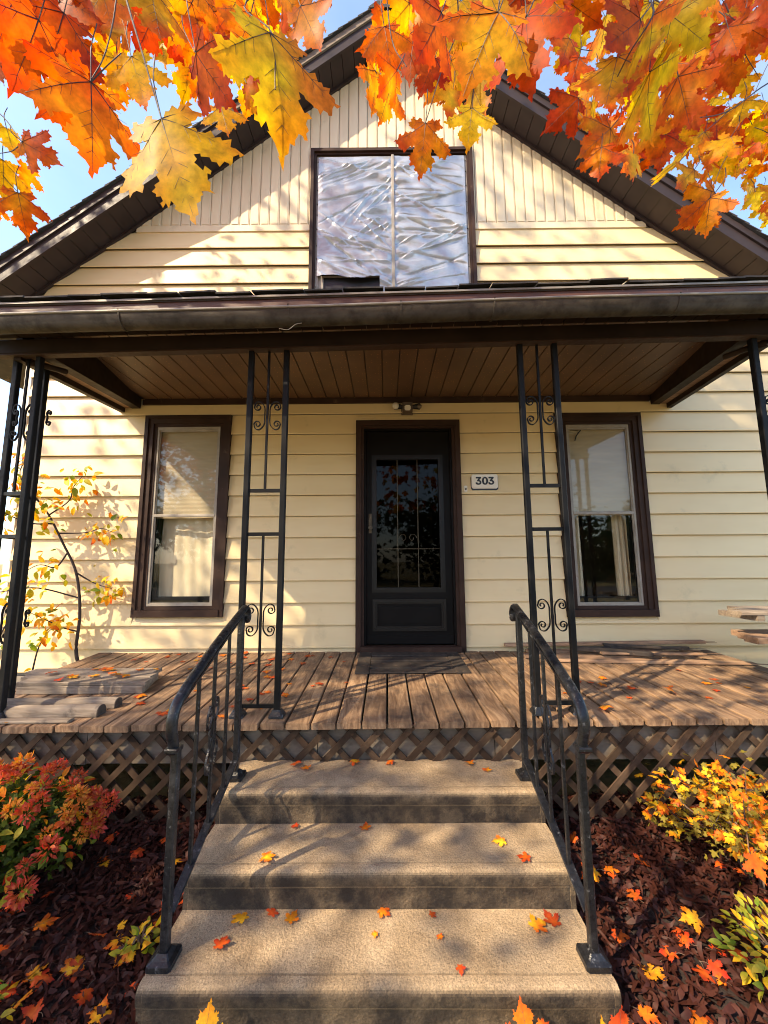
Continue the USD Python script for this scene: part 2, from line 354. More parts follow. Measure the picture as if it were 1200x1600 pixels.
def glassmat(name, tintc=(0.93, 0.95, 0.94), rough=0.02, refl=0.045):
    nodes = {'f': ('layer_weight', {'blend': 0.5}), 't': ('transparent_bsdf', {'color': tintc}), 'g': ('glossy_bsdf', {'roughness': rough, 'color': (0.95, 0.95, 0.95)}), 'm': ('mix_closure', {}),
             'pw': ('math', {'math_type': 'power', 'value2': 5.0}), 'mm': ('math', {'math_type': 'multiply_add', 'value2': 0.9, 'value3': refl})}
    links = [('f.facing', 'pw.value1'), ('pw.value', 'mm.value1'), ('mm.value', 'm.fac'), ('t.BSDF', 'm.closure1'), ('g.BSDF', 'm.closure2')]
    L[name] = usdkit.material(stage, '/World/Looks/' + name, nodes, links, surface='m.closure')


glassmat('glass')
glassmat('dark_glass', (0.12, 0.10, 0.09), refl=0.008)
L['plastic'] = usdkit.material(stage, '/World/Looks/plastic', {
    'g': ('geometry', {}), 'n': ('noise_texture', {'scale': 5.0, 'detail': 5.0}), 'r': ('rgb_ramp', {'ramp': [(0.3, (0.26, 0.28, 0.31)), (0.7, (0.40, 0.42, 0.45))]}),
    'mp': ('mapping', {'scale': (1.0, 1.0, 2.2)}), 'nb': ('noise_texture', {'scale': 14.0, 'detail': 4.0, 'distortion': 1.2}), 'b': ('bump', {'strength': 0.22, 'distance': 0.01}),
    'p': ('principled_bsdf', {'roughness': 0.26, 'metallic': 0.3, 'specular_ior_level': 0.8, 'coat_weight': 0.7, 'coat_roughness': 0.10})},
    [('g.position', 'n.vector'), ('n.fac', 'r.fac'), ('r.color', 'p.base_color'), ('g.position', 'mp.vector'), ('mp.vector', 'nb.vector'), ('nb.fac', 'b.height'), ('b.normal', 'p.normal')], surface='p.BSDF')
# perforated vinyl soffit: brown with rows of small lighter pin holes
L['ceiling'] = usdkit.material(stage, '/World/Looks/ceiling', {
    'g': ('geometry', {}), 'mp': ('mapping', {'scale': (42.0, 26.0, 1.0)}), 'v': ('voronoi_texture', {'scale': 1.0, 'randomness': 0.35}),
    'r': ('rgb_ramp', {'ramp': [(0.0, (0.42, 0.20, 0.06)), (0.16, (0.30, 0.14, 0.048)), (0.28, (0.105, 0.056, 0.030)), (1.0, (0.125, 0.068, 0.037))]}),
    'n': ('noise_texture', {'scale': 3.0, 'detail': 4.0}), 'mr': ('map_range', {'from_min': 0.3, 'from_max': 0.7, 'to_min': 0.75, 'to_max': 1.2}), 'hs': ('hsv', {}),
    'p': ('principled_bsdf', {'roughness': 0.5})},
    [('g.position', 'mp.vector'), ('mp.vector', 'v.vector'), ('v.distance', 'r.fac'), ('r.color', 'hs.color'), ('g.position', 'n.vector'), ('n.fac', 'mr.value'), ('mr.result', 'hs.value'), ('hs.color', 'p.base_color')], surface='p.BSDF')
# end grain: rings are too fine to see, so only a dark rough face
mat('end_grain', [(0.3, (0.028, 0.020, 0.015)), (0.7, (0.070, 0.050, 0.036))], scale=30, rough=0.9, bump=0.5, bscale=90)

# ------------------------------------------------------------ ground
def ground_z(x, y):
    y = np.asarray(y, float)
    return np.where(y > -1.44, -0.585, -0.585 + 0.10 * (np.clip(y, -3.3, -1.44) + 1.44))


def sheet(x0, x1, y0, y1, step, zf):
    xs, ys = np.arange(x0, x1 + step / 2, step), np.arange(y0, y1 + step / 2, step)
    X, Y = np.meshgrid(xs, ys)
    v = np.c_[X.ravel(), Y.ravel(), zf(X.ravel(), Y.ravel())]
    n = len(xs)
    i = (np.arange(len(ys) - 1)[:, None] * n + np.arange(n - 1)).ravel()
    return v, np.c_[i, i + 1, i + n + 1, i + n]


xs = np.unique(np.r_[-400, -120, -40, np.linspace(-14, 14, 57), 40, 120, 400])
ys = np.unique(np.r_[-400, -120, -45, np.linspace(-16, 16, 65), 40, 120, 400])
X, Y = np.meshgrid(xs, ys)
gz = ground_z(X, Y) - 0.03 + 0.03 * (meshkit.fbm(np.c_[X.ravel(), Y.ravel(), 0 * X.ravel()] * .6, 3, 3).reshape(X.shape) - .5)
i = (np.arange(len(ys) - 1)[:, None] * len(xs) + np.arange(len(xs) - 1)).ravel()
solid('ground', (np.c_[X.ravel(), Y.ravel(), gz.ravel()], np.c_[i, i + 1, i + len(xs) + 1, i + len(xs)]), 'bounce_lawn', kind='structure', smooth=True)


def bed_z(x, y):
    return ground_z(x, y) + 0.03 * (meshkit.fbm(np.c_[x, y, 0 * x] * 2.2, 3, 8) - .5)


for sx0, sx1 in ((-3.3, -0.95), (0.43, 3.3)):
    solid('planting_bed', sheet(sx0, sx1, -3.15, -1.2, 0.05, lambda x, y: bed_z(x, y) + .02 * (meshkit.noise(np.c_[x, y, 0 * x] * 14, 4) - .5)), 'soil', kind='structure', smooth=True)
solid('path', MB().box((-1.0, -12.5, -0.79), (0.48, -2.95, -0.752)), 'path', kind='structure')
solid('street', sheet(-60, 60, -20, -13, 7, lambda x, y: 0 * x - 0.765), 'road', kind='structure')


def chips():
    r = np.random.default_rng(11)
    n = 34000
    x = np.r_[r.uniform(-2.9, -0.98, n // 2), r.uniform(0.46, 2.9, n - n // 2)]
    y = r.uniform(-3.1, -1.22, n)
    ln, wd = r.uniform(.010, .034, n), r.uniform(.0032, .010, n)
    yaw, pit, rol = r.uniform(0, 2 * np.pi, n), r.normal(0, .38, n), r.normal(0, .6, n)
    curl = r.normal(0, .9, n)
    z = bed_z(x, y) + r.uniform(0, .035, n) ** 1.0
    base = np.array([(-1, -1), (-1, 1), (-.35, -1.1), (-.35, 1.1), (.35, -.9), (.35, .9), (1, -.35), (1, .35)], float)
    P = np.zeros((n, 8, 3))
    P[..., 0] = base[:, 0] * ln[:, None]
    P[..., 1] = base[:, 1] * wd[:, None] + (base[:, 0] ** 2) * (curl * wd)[:, None]
    P[..., 2] = (base[:, 0] ** 2 - .4) * (curl * ln * .35)[:, None] + np.abs(base[:, 1]) * (wd * .45)[:, None]
    cr, sr, cp, sp, cy, sy = np.cos(rol), np.sin(rol), np.cos(pit), np.sin(pit), np.cos(yaw), np.sin(yaw)
    a, b, c = P[..., 0].copy(), P[..., 1].copy(), P[..., 2].copy()
    b, c = b * cr[:, None] - c * sr[:, None], b * sr[:, None] + c * cr[:, None]
    a, c = a * cp[:, None] - c * sp[:, None], a * sp[:, None] + c * cp[:, None]
    P[..., 0] = a * cy[:, None] - b * sy[:, None] + x[:, None]
    P[..., 1] = a * sy[:, None] + b * cy[:, None] + y[:, None]
    P[..., 2] = c + z[:, None]
    q = np.array([(0, 2, 3, 1), (2, 4, 5, 3), (4, 6, 7, 5)])
    F = (np.arange(n)[:, None, None] * 8 + q).reshape(-1, 4)
    solid('mulch', (P.reshape(-1, 3), F), 'mulch', 'dark red-brown shredded bark and dry leaf litter covering the beds', 'mulch', kind='stuff', smooth=True)


chips()

# ------------------------------------------------------------ house
house = thing('house', 'cream clapboard house with steep brown-trimmed gable and black front door', 'house')
AX, AZ, MS = -0.154, 6.621, 0.793
HX0, HX1 = -3.90, 4.02
LW = (-2.628, -1.768, 0.329, 2.303)
RW = (1.470, 2.322, 0.312, 2.295)
DR = (-0.515, 0.515, 0.0, 2.234)
GW = (-1.02, 0.75, 3.50, 5.35)


def rake(x):
    return AZ - MS * abs(x - AX)


def rake_x(z, side):
    return AX + side * (AZ - z) / MS


EAVE = rake(HX0)
shell = Polygon([(HX0, -.62), (HX1, -.62), (HX1, rake(HX1)), (AX, AZ), (HX0, rake(HX0))])
holes = [sbox(a + .05, c + .05, b - .05, d - .05) for a, b, c, d in (LW, RW, GW)] + [sbox(DR[0] + .04, DR[2] + .01, DR[1] - .04, DR[3] - .04)]
for h in holes:
    shell = shell.difference(h)
part(house, 'front_wall', prism_y(shell, 0.02, 0.14), 'wall_board')
part(house, 'side_wall', MB().box((HX0, 0.141, -.62), (HX0 + .12, 9.0, EAVE - .02)), 'siding', tint=.5)
part(house, 'side_wall', MB().box((HX1 - .12, 0.141, -.62), (HX1, 9.0, rake(HX1) - .02)), 'siding', tint=.5)
part(house, 'back_wall', prism_y(Polygon([(HX0, -.62), (HX1, -.62), (HX1, rake(HX1)), (AX, AZ), (HX0, rake(HX0))]), 9.001, 9.12), 'siding', tint=.5)
part(house, 'floor', MB().box((HX0 + .13, .145, -.16), (HX1 - .13, 8.99, -.06)), 'room')
part(house, 'inner_wall', MB().box((HX0 + .13, 2.6, -.05), (HX1 - .13, 2.7, 5.6)), 'room')
part(house, 'inner_ceiling', MB().box((HX0 + .13, .145, 2.75), (HX1 - .13, 2.59, 2.85)), 'room')
part(house, 'foundation', MB().box((HX0 + .03, -.004, -.75), (HX1 - .03, .018, -.205)), 'foundation')

# lap siding, course by course, cut round the openings and along the rakes
EXPO = 0.2065
prof = [(-.022, .001), (-.0285, .0), (-.0305, .006), (-.0290, .016), (-.0045, 1.0), (.012, 1.0), (.012, .036), (-.0240, .032)]
sr = np.random.default_rng(3)


def course(z0, h, x0, x1, follow=True):
    ts = [p[1] for p in prof]
    pts_z = [z0 + (p[1] if p[1] < .5 else h) for p in prof]
    ys_ = [p[0] for p in prof]
    lo = [max(x0, rake_x(z, -1)) if follow else x0 for z in pts_z]
    hi = [min(x1, rake_x(z, 1)) if follow else x1 for z in pts_z]
    if min(b - a for a, b in zip(lo, hi)) < .02:
        return
    n = len(prof)
    # intermediate stations give the metal a hint of waviness
    k = max(2, int((max(hi) - min(lo)) / .35) + 1)
    v = []
    for j in range(k):
        t = j / (k - 1)
        xx = np.array(lo) * (1 - t) + np.array(hi) * t
        w = (meshkit.noise(np.c_[xx * .9, np.full(n, z0 * 3.1), np.zeros(n)], 5) - .5) * .0035
        zz = (meshkit.noise(np.c_[xx * .7, np.full(n, z0 * 2.3 + 9), np.zeros(n)], 6) - .5) * .004
        v.append(np.c_[xx, np.array(ys_) + w, np.array(pts_z) + (zz if 0 < j < k - 1 else 0)])
    v = np.vstack(v)
    f = []
    for j in range(k - 1):
        for a in range(n):
            b = (a + 1) % n
            f.append((j * n + a, j * n + b, (j + 1) * n + b, (j + 1) * n + a))
    fan = [(0, a, a + 1) for a in range(1, n - 1)]
    F = np.vstack([np.array(f)[:, [0, 1, 2]], np.array(f)[:, [0, 2, 3]], np.array(fan)[:, ::-1], np.array(fan) + (k - 1) * n])
    part(house, 'siding_board', (v, F), 'siding', smooth=25, tint=sr.uniform(.2, .8))


OPEN = [LW, RW, DR, GW]
z = 0.038 - EXPO
PORCH_ROOF_AT_WALL = 2.95
while z < 4.37 - .01:
    h = min(EXPO - .0015, 4.372 - z)
    spans = [(HX0 + .05, HX1 - .05)]
    for a, b, c, d in OPEN:
        c0 = 3.0 if c > 3 else c
        if z + h > c0 + .004 and z < d - .004:
            spans = [s for p, q in spans for s in ((p, min(q, a - .002)), (max(p, b + .002), q)) if s[1] - s[0] > .03]
            # the course is notched round the opening: slips above the head and below the sill
            if d - .003 < z + h - .012 and d > z:
                course(d + .003, z + h - d - .003, a - .001, b + .001)
            if c0 > z + .012 and c0 < z + h and c0 > .1:
                course(z, c0 - z - .003, a - .001, b + .001)
    for p, q in spans:
        course(z, h, p, q)
    z += EXPO
for sx, xx in ((-1, HX0), (1, HX1)):
    b = MB().box((xx - .012, -.024, -.19), (xx + .055 if sx < 0 else xx + .012, .10, rake(xx) - .03)) if sx < 0 else MB().box((xx - .055, -.024, -.19), (xx + .012, .10, rake(xx) - .03))
    part(house, 'corner_board', b, 'white_trim')
# belt trim, then vertical boards above it
for p, q in ((rake_x(4.44, -1) + .01, GW[0] - .003), (GW[1] + .003, rake_x(4.44, 1) - .01)):
    part(house, 'belt_trim', MB().sweep([(-.014, -.034), (.004, -.034), (.016, -.026), (.020, .02), (.013, .034), (-.014, .034)], [(q, -.004, 4.407), (p, -.004, 4.407)]), 'vertical_siding', tint=.75)
x = -2.95
k = 0
while x < 2.7:
    w = .1065
    xa, xb = x, x + w - .0075
    z0 = 4.443
    top = [(xa, rake(xa)), (xb, rake(xb))]
    if xa < AX < xb:
        top.insert(1, (AX, AZ))
    spans = [(xa, xb)]
    lowz = z0
    if xb > GW[0] and xa < GW[1]:
        if xa < GW[0] - .01:
            xb2 = GW[0] - .003
            poly = Polygon([(xa, z0), (xb2, z0), (xb2, GW[3] + .003), (xb, GW[3] + .003)] + top[::-1])
        elif xb > GW[1] + .01:
            xa2 = GW[1] + .003
            poly = Polygon([(xa, GW[3] + .003), (xa2, GW[3] + .003), (xa2, z0), (xb, z0)] + top[::-1])
        else:
            poly = Polygon([(xa, GW[3] + .003), (xb, GW[3] + .003)] + top[::-1])
    else:
        poly = Polygon([(xa, z0), (xb, z0)] + top[::-1])
    if poly.is_valid and min(t[1] for t in top) > z0 + .03:
        m = MB().tm(prism_y(poly, -.016, .002))
        inner = poly.buffer(-.012)
        if not inner.is_empty and inner.geom_type == 'Polygon':
            m.tm(prism_y(inner, -.0205, -.0155))
        part(house, 'vertical_board', m, 'vertical_siding', tint=sr.uniform(.15, .85))
    x += w
    k += 1

# roof: deck, shingle courses, rake fascia, drip edge, soffit boards
OV = 0.29
SL = math.hypot(1, MS)
NORM = {s: unit((s * MS, 0, 1)) for s in (-1, 1)}


def slope_pt(side, t, y, up=0.0):
    """t metres down the slope from the ridge, up metres off the soffit plane"""
    return np.array([AX + side * t / SL, y, AZ - MS * t / SL]) + NORM[side] * up


def slope_box(side, t0, t1, y0, y1, u0, u1):
    v = [slope_pt(side, t, y, u) for t in (t0, t1) for y in (y0, y1) for u in (u0, u1)]
    return trimesh.convex.convex_hull(np.array(v))


TE = 5.45 * SL / 1.0
TE = (4.62) * SL
for s in (-1, 1):
    part(house, 'roof_deck', slope_box(s, .0, TE, -OV + .03, 9.3, .105, .135), 'dark_wood')
    t, n = 0.02, 0
    while t < TE - .02:
        w = .1575
        m = slope_box(s, t + .0035, min(t + w, TE) - .0035, -OV + .006, .012, .0, .010)
        part(house, 'soffit_board', m, 'brown_metal')
        t += w
    part(house, 'soffit_backing', slope_box(s, 0, TE, -OV + .004, .018, .014, .03), 'ink')
    part(house, 'frieze', slope_box(s, .0, TE, -.045, -.016, -.030, -.002), 'brown_metal')
    # fascia: lower bead, face, upper band and drip edge
    part(house, 'fascia_bead', slope_box(s, -.01, TE + .02, -OV - .022, -OV + .004, -.012, .014), 'brown_metal')
    part(house, 'fascia', slope_box(s, -.005, TE + .02, -OV - .012, -OV + .003, .0145, .105), 'brown_metal')
    if s < 0:
        part(house, 'upper_fascia', slope_box(s, .0, 2.2, -OV - .030, -OV - .0005, .106, .168), 'tan_fascia', label='bare weathered fascia board near the ridge')
        part(house, 'upper_fascia', slope_box(s, 2.205, TE + .02, -OV - .030, -OV - .0005, .106, .168), 'brown_metal')
    else:
        part(house, 'upper_fascia', slope_box(s, .0, TE + .02, -OV - .030, -OV - .0005, .106, .168), 'brown_metal')
    t = .0
    while t < TE:
        m = MB()
        v = [slope_pt(s, a, y, u) for a, us in ((t - .05, (.170, .176)), (t + .135, (.186, .196))) for y in (-OV - .055 + sr.uniform(-.004, .004), 9.3) for u in us]
        part(house, 'shingle_course', trimesh.convex.convex_hull(np.array(v)), 'shingle', tint=sr.uniform(0, 1))
        t += .135
part(house, 'ridge_cap', trimesh.convex.convex_hull(np.array([slope_pt(s, t, y, u) for s in (-1, 1) for t, u in ((0, .19), (.12, .185), (0, .205), (.12, .20)) for y in (-OV - .06, 9.3)])), 'shingle', tint=.4)


# ------------------------------------------------------------ windows and door
def casing(path, x0, x1, z0, z1, w, matn):
    """two-step casing with mitred corners, as one frame mesh"""
    m = MB()
    m.tm(prism_y(sbox(x0, z0, x1, z1).difference(sbox(x0 + .030, z0 + .030, x1 - .030, z1 - .030)), -.046, .02))
    m.tm(prism_y(sbox(x0 + .030, z0 + .030, x1 - .030, z1 - .030).difference(sbox(x0 + w * .72, z0 + w * .72, x1 - w * .72, z1 - w * .72)), -.034, .02))
    m.tm(prism_y(sbox(x0 + w * .72, z0 + w * .72, x1 - w * .72, z1 - w * .72).difference(sbox(x0 + w, z0 + w, x1 - w, z1 - w)), -.020, .06))
    return part(path, 'window', m, matn)


def flat_pane(x0, z0, x1, z1, y):
    return MB().add([(x0, y, z0), (x1, y, z0), (x1, y, z1), (x0, y, z1)], [(0, 1, 2, 3)])


def low_window(o, blind_z, curtain):
    x0, x1, z0, z1 = o
    w = part(house, 'window', MB().tm(prism_y(sbox(x0, z0 + .062, x1, z1).difference(sbox(x0 + .034, z0 + .02, x1 - .034, z1 - .034)), -.046, .02))
             .tm(prism_y(sbox(x0 + .034, z0 + .062, x1 - .034, z1 - .034).difference(sbox(x0 + .082, z0 + .02, x1 - .082, z1 - .082)), -.033, .02))
             .tm(prism_y(sbox(x0 + .082, z0 + .062, x1 - .082, z1 - .082).difference(sbox(x0 + .112, z0 + .095, x1 - .112, z1 - .112)), -.018, .06)), 'brown_trim')
    part(w, 'sill', MB().sweep([(-.03, -.032), (.030, -.032), (.050, -.022), (.046, .026), (-.03, .032)], [(x1 - .035, -.03, z0 + .031), (x0 + .035, -.03, z0 + .031)]), 'brown_trim')
    part(w, 'side_casing_foot', MB().box((x0, -.050, z0 - .004), (x0 + .033, .01, z0 + .0605)).box((x1 - .033, -.050, z0 - .004), (x1, .01, z0 + .0605)), 'brown_trim')
    a, b, c, d = x0 + .113, x1 - .113, z0 + .097, z1 - .113
    part(w, 'storm_frame', MB().tm(prism_y(sbox(a, c, b, d).difference(sbox(a + .020, c + .022, b - .020, d - .03)), -.012, .012))
         .tm(prism_y(sbox(a + .020, c + .022, b - .020, d - .03).difference(sbox(a + .030, c + .030, b - .030, d - .045)), -.004, .012)), 'white_frame')
    mid = 1.292
    part(w, 'meeting_rail', MB().sweep(rect(.022, .028, .004), [(b - .022, -.004, mid), (a + .022, -.004, mid)]), 'white_frame')
    # upper pane, lower pane, then the dark wooden sash behind
    part(w, 'pane', flat_pane(a + .026, mid + .014, b - .026, d - .035, .005), 'glass')
    part(w, 'pane', flat_pane(a + .026, c + .025, b - .026, mid - .012, .017), 'glass')
    part(w, 'sash', MB().tm(prism_y(sbox(a - .02, c - .02, b + .02, mid).difference(sbox(a + .045, c + .082, b - .045, mid + .1)), .045, .085)), 'black_paint')
    # roller blind with a slight bow, fine cross ribs
    m = MB()
    nx, nz = 14, 90
    U, V = np.meshgrid(np.linspace(a + .024, b - .024, nx), np.linspace(blind_z, d - .02, nz))
    yy = .030 + .006 * np.sin((U - a) * 7) + .0012 * np.sin(np.arange(nz) * 1.57)[:, None]
    idx = (np.arange(nz - 1)[:, None] * nx + np.arange(nx - 1)).ravel()
    m.add(np.c_[U.ravel(), yy.ravel(), V.ravel()], np.c_[idx, idx + 1, idx + nx + 1, idx + nx])
    bl = part(w, 'blind', m, 'blind', smooth=True)
    if curtain == 'drawn':
        nx, nz = 60, 30
        U, V = np.meshgrid(np.linspace(0, 1, nx), np.linspace(0, 1, nz))
        gather = .02 + .12 * (1 - V) * U * 0
        xx = (a + .050) + (b - a - .075) * U - .02 * np.sin(V * 3) * (1 - U)
        yy = .115 + .014 * np.sin(U * 9 + 3.5 * (1 - V) * (1 - U) + np.sin(V * 3)) * (0.3 + .7 * (1 - U)) + .0035 * np.sin(U * 31 + V * 3)
        sag = .03 * (1 - V) ** 4 * np.sin(U * 9) * .3
        zz = c + .065 + (mid + .1 - c - .065) * V + sag
        idx = (np.arange(nz - 1)[:, None] * nx + np.arange(nx - 1)).ravel()
        part(w, 'curtain', (np.c_[xx.ravel(), yy.ravel(), zz.ravel()], np.c_[idx, idx + 1, idx + nx + 1, idx + nx]), 'curtain', smooth=True)
    else:
        nx, nz = 50, 16
        U, V = np.meshgrid(np.linspace(0, 1, nx), np.linspace(0, 1, nz))
        for nm, xa, xb in (('curtain', a - .02, a + .15), ('curtain', b - .14, b + .02)):
            xx = xa + (xb - xa) * U
            yy = .15 + .022 * np.sin(U * 19 + V) + .01 * np.sin(U * 37)
            zz = c - .1 + (mid + .2 - c) * V
            idx = (np.arange(nz - 1)[:, None] * nx + np.arange(nx - 1)).ravel()
            part(w, nm, (np.c_[xx.ravel(), yy.ravel(), zz.ravel()], np.c_[idx, idx + 1, idx + nx + 1, idx + nx]), 'curtain', smooth=True)
        part(w, 'torn_edge', MB().tube(spline([(a + .06, .022, d - .04), (a + .13, .02, d - .045), (a + .17, .02, d - .035), (a + .12, .021, d - .10), (a + .10, .021, d - .155)], 5), .0055, 6, (0, 1, 0)), 'ink')
    return w


w1 = low_window(LW, 1.27, 'drawn')
tag(w1, 'window with a beige blind above and drawn beige curtain below')
w2 = low_window(RW, 1.27, 'parted')
tag(w2, 'window with a torn beige blind above and clear lower pane')

x0, x1, z0, z1 = GW
gw = part(house, 'window', MB().tm(prism_y(sbox(x0, z0 - .55, x1, z1).difference(sbox(x0 + .035, z0 - .6, x1 - .035, z1 - .035)), -.050, .03))
          .tm(prism_y(sbox(x0 + .035, z0 - .55, x1 - .035, z1 - .035).difference(sbox(x0 + .058, z0 - .6, x1 - .058, z1 - .058)), -.028, .03)), 'brown_trim', label='wide gable window covered with crumpled plastic sheeting')
ga, gb, gt = x0 + .060, x1 - .060, z1 - .060
part(gw, 'inner_frame', MB().tm(prism_y(sbox(ga, z0 - .5, gb, gt).difference(sbox(ga + .030, z0 - .6, gb - .032, gt - .036)), -.006, .03)), 'white_frame')
GM = -0.125
part(gw, 'mullion', MB().bar((GM, .005, z0 - .5), (GM, .005, gt - .030), .050, .03, (0, 1, 0)), 'white_frame')
part(gw, 'batten', MB().bar((GM, -.034, z0 - .3), (GM, -.034, gt - .02), .030, .012, (0, 1, 0), .003), 'white_frame')
nr = np.random.default_rng(21)
for xl in (ga + .012, gb - .012):
    m = MB()
    zz = gt - .07
    while zz > z0 + .05:
        m.tm(trimesh.creation.icosphere(1, .006).apply_translation((xl, -.008, zz)))
        zz -= nr.uniform(.12, .2)
    part(gw, 'tack', m, 'brass')


def sheet_plastic(xa, xb, za, zb, seed, gather, notch=None):
    nx, nz = 150, 330
    U, V = np.meshgrid(np.linspace(0, 1, nx), np.linspace(0, 1, nz))
    xx, zz = xa + (xb - xa) * U, za + (zb - za) * V
    r = np.random.default_rng(seed)
    y = np.zeros_like(U)
    # gathers fan out from the centre batten
    g = 1 - U if gather == 'left' else U
    g = 1 - g
    dist = g
    wob = meshkit.fbm(np.c_[(U * 2.2).ravel(), (V * 3.5).ravel(), np.full(U.size, seed)], 3, seed).reshape(U.shape)
    y += .010 * np.exp(-dist * 3.2) * np.sin(V * 70 + wob * 12)
    # long creases
    for _ in range(44):
        cx, cz = r.uniform(0, 1), r.uniform(0, 1)
        ang = r.normal(0, .20) + (.14 if gather == 'left' else -.3) * (1 if cz < .5 else -1)
        ln, wd, amp = r.uniform(.12, .5), r.uniform(.0025, .007), r.uniform(.004, .011) * r.choice([-1, -1, 1])
        dx, dz = (U - cx) * .75, (V - cz) * 1.25
        a = dx * math.cos(ang) + dz * math.sin(ang)
        b = -dx * math.sin(ang) + dz * math.cos(ang) + .09 * a * a * r.choice([-1, 1]) + .012 * (wob - .5)
        y += amp * np.exp(-(a / ln) ** 4) * np.where(b > 0, np.exp(-(b / wd)), np.exp(-(b / (wd * 3.2)) ** 2))
    y += .020 * (meshkit.fbm(np.c_[(U * 1.6).ravel(), (V * 5).ravel(), np.full(U.size, 3. + seed)], 4, seed + 2).reshape(U.shape) - .5)
    rid = meshkit.noise(np.c_[(U * 4 + wob * 2).ravel(), (V * 14).ravel(), np.full(U.size, 7.)], seed + 5).reshape(U.shape)
    y += -.012 * np.abs(rid - .5)
    edge = np.clip(np.minimum(np.minimum(U, 1 - U) * 16, (1 - V) * 18), 0, 1)
    y = -.020 + 1.6 * y * (0.25 + .75 * edge)
    y = np.clip(y, -.060, .012)
    keep = np.ones(((nz - 1), (nx - 1)), bool)
    if notch:
        un, vn = notch
        hem = vn + .010 * np.sin(U * 9) + .012 * (wob - .5) - .012 * U
        keep &= ~((V < hem)[:-1, :-1] & (U < un)[:-1, :-1])
    idx = (np.arange(nz - 1)[:, None] * nx + np.arange(nx - 1))[keep]
    return np.c_[xx.ravel(), y.ravel(), zz.ravel()], np.c_[idx, idx + 1, idx + nx + 1, idx + nx]


part(gw, 'plastic_sheet', sheet_plastic(ga + .022, GM - .012, z0 - .02, gt - .022, 4, 'right', (.83, .195)), 'plastic', smooth=True)
part(gw, 'plastic_sheet', sheet_plastic(GM + .012, gb - .026, z0 - .02, gt - .022, 9, 'left'), 'plastic', smooth=True)
part(gw, 'sash', MB().tm(prism_y(sbox(ga + .03, z0 - .3, GM - .02, 3.86).difference(sbox(ga + .085, z0 - .4, GM - .10, 3.85)), .012, .05)), 'white_frame')
part(gw, 'screen', MB().box((ga + .08, .03, z0 - .3), (GM - .02, .034, 3.86)), 'ink')

# front door
x0, x1, z0, z1 = DR
door = part(house, 'door', MB().tm(prism_y(sbox(x0 + .100, z0 + .058, x1 - .100, z1 - .10).difference(sbox(-.315, .585, .300, 1.845)), .028, .062)), 'black_paint', label='black storm door with leaded glass and low panel')
part(door, 'casing', MB().tm(prism_y(sbox(x0, z0 + .004, x1, z1).difference(sbox(x0 + .05, -1, x1 - .05, z1 - .055)), -.048, .02))
     .tm(prism_y(sbox(x0 + .05, z0 + .05, x1 - .05, z1 - .055).difference(sbox(x0 + .078, -1, x1 - .078, z1 - .078)), -.030, .06)), 'brown_trim')
part(door, 'jamb', MB().tm(prism_y(sbox(x0 + .078, z0 + .05, x1 - .078, z1 - .078).difference(sbox(x0 + .098, -1, x1 - .098, z1 - .098)), -.005, .10)), 'black_paint')
part(door, 'threshold', MB().sweep(rect(.10, .048, .006), [(x1 - .051, -.035, .028), (x0 + .051, -.035, .028)]), 'brown_trim')
part(door, 'kick_plate', MB().box((x0 + .104, .020, .066), (x1 - .104, .0275, .135)), 'black_paint')
part(door, 'glazing_bead', MB().tm(prism_y(sbox(-.345, .555, .330, 1.875).difference(sbox(-.315, .585, .300, 1.845)), .010, .0275))
     .tm(prism_y(sbox(-.362, .538, .347, 1.892).difference(sbox(-.345, .555, .330, 1.875)), .018, .0275)), 'door_moulding')
part(door, 'pane', flat_pane(-.314, .586, .299, 1.844, .042), 'dark_glass')
part(door, 'panel_moulding', MB().tm(prism_y(sbox(-.355, .180, .345, .475).difference(sbox(-.330, .205, .320, .450)), .008, .0275))
     .tm(prism_y(sbox(-.330, .205, .320, .450).difference(sbox(-.312, .223, .302, .432)), .018, .0275)), 'door_moulding')
part(door, 'raised_panel', MB().tm(prism_y(sbox(-.285, .250, .275, .405), .020, .0275)), 'black_paint')
part(door, 'inner_door', MB().tm(prism_y(sbox(x0 + .07, .03, x1 - .07, z1 - .07).difference(sbox(-.25, .9, .25, 1.7)), .15, .18)), 'dark_wood', tint=.3)
for xx in (-.108, .092):
    part(door, 'glazing_bar', MB().bar((xx, .0345, .586), (xx, .0345, 1.844), .007, .008, (0, 1, 0), .002), 'brass')
part(door, 'glazing_bar', MB().bar((-.314, .0345, .955), (.299, .0345, .955), .007, .007, (0, 1, 0), .002), 'brass')
sc = MB()
for s in (-1, 1):
    c = np.array([-.01 + s * .045, .034, 1.06])
    a = np.linspace(0, 2.2 * np.pi, 22)
    sc.tube(np.c_[c[0] + s * .04 * (1 - a / 9) * np.cos(a), np.full(22, .034), c[2] + .045 * (1 - a / 9) * np.sin(a)], .0028, 5, (0, 1, 0))
part(door, 'scroll_ornament', sc, 'brass')
part(door, 'handle', MB().tube([(-.375, .028, 1.16), (-.375, -.012, 1.16)], .011, 10, (0, 0, 1)).tube([(-.375, -.012, 1.16), (-.375, -.020, 1.16), (-.372, -.045, 1.16)], [.012, .022, .020], 10).box((-.392, .018, 1.11), (-.358, .0278, 1.30)).tube([(-.375, .02, 1.265), (-.375, .008, 1.265)], .013, 10), 'brass')

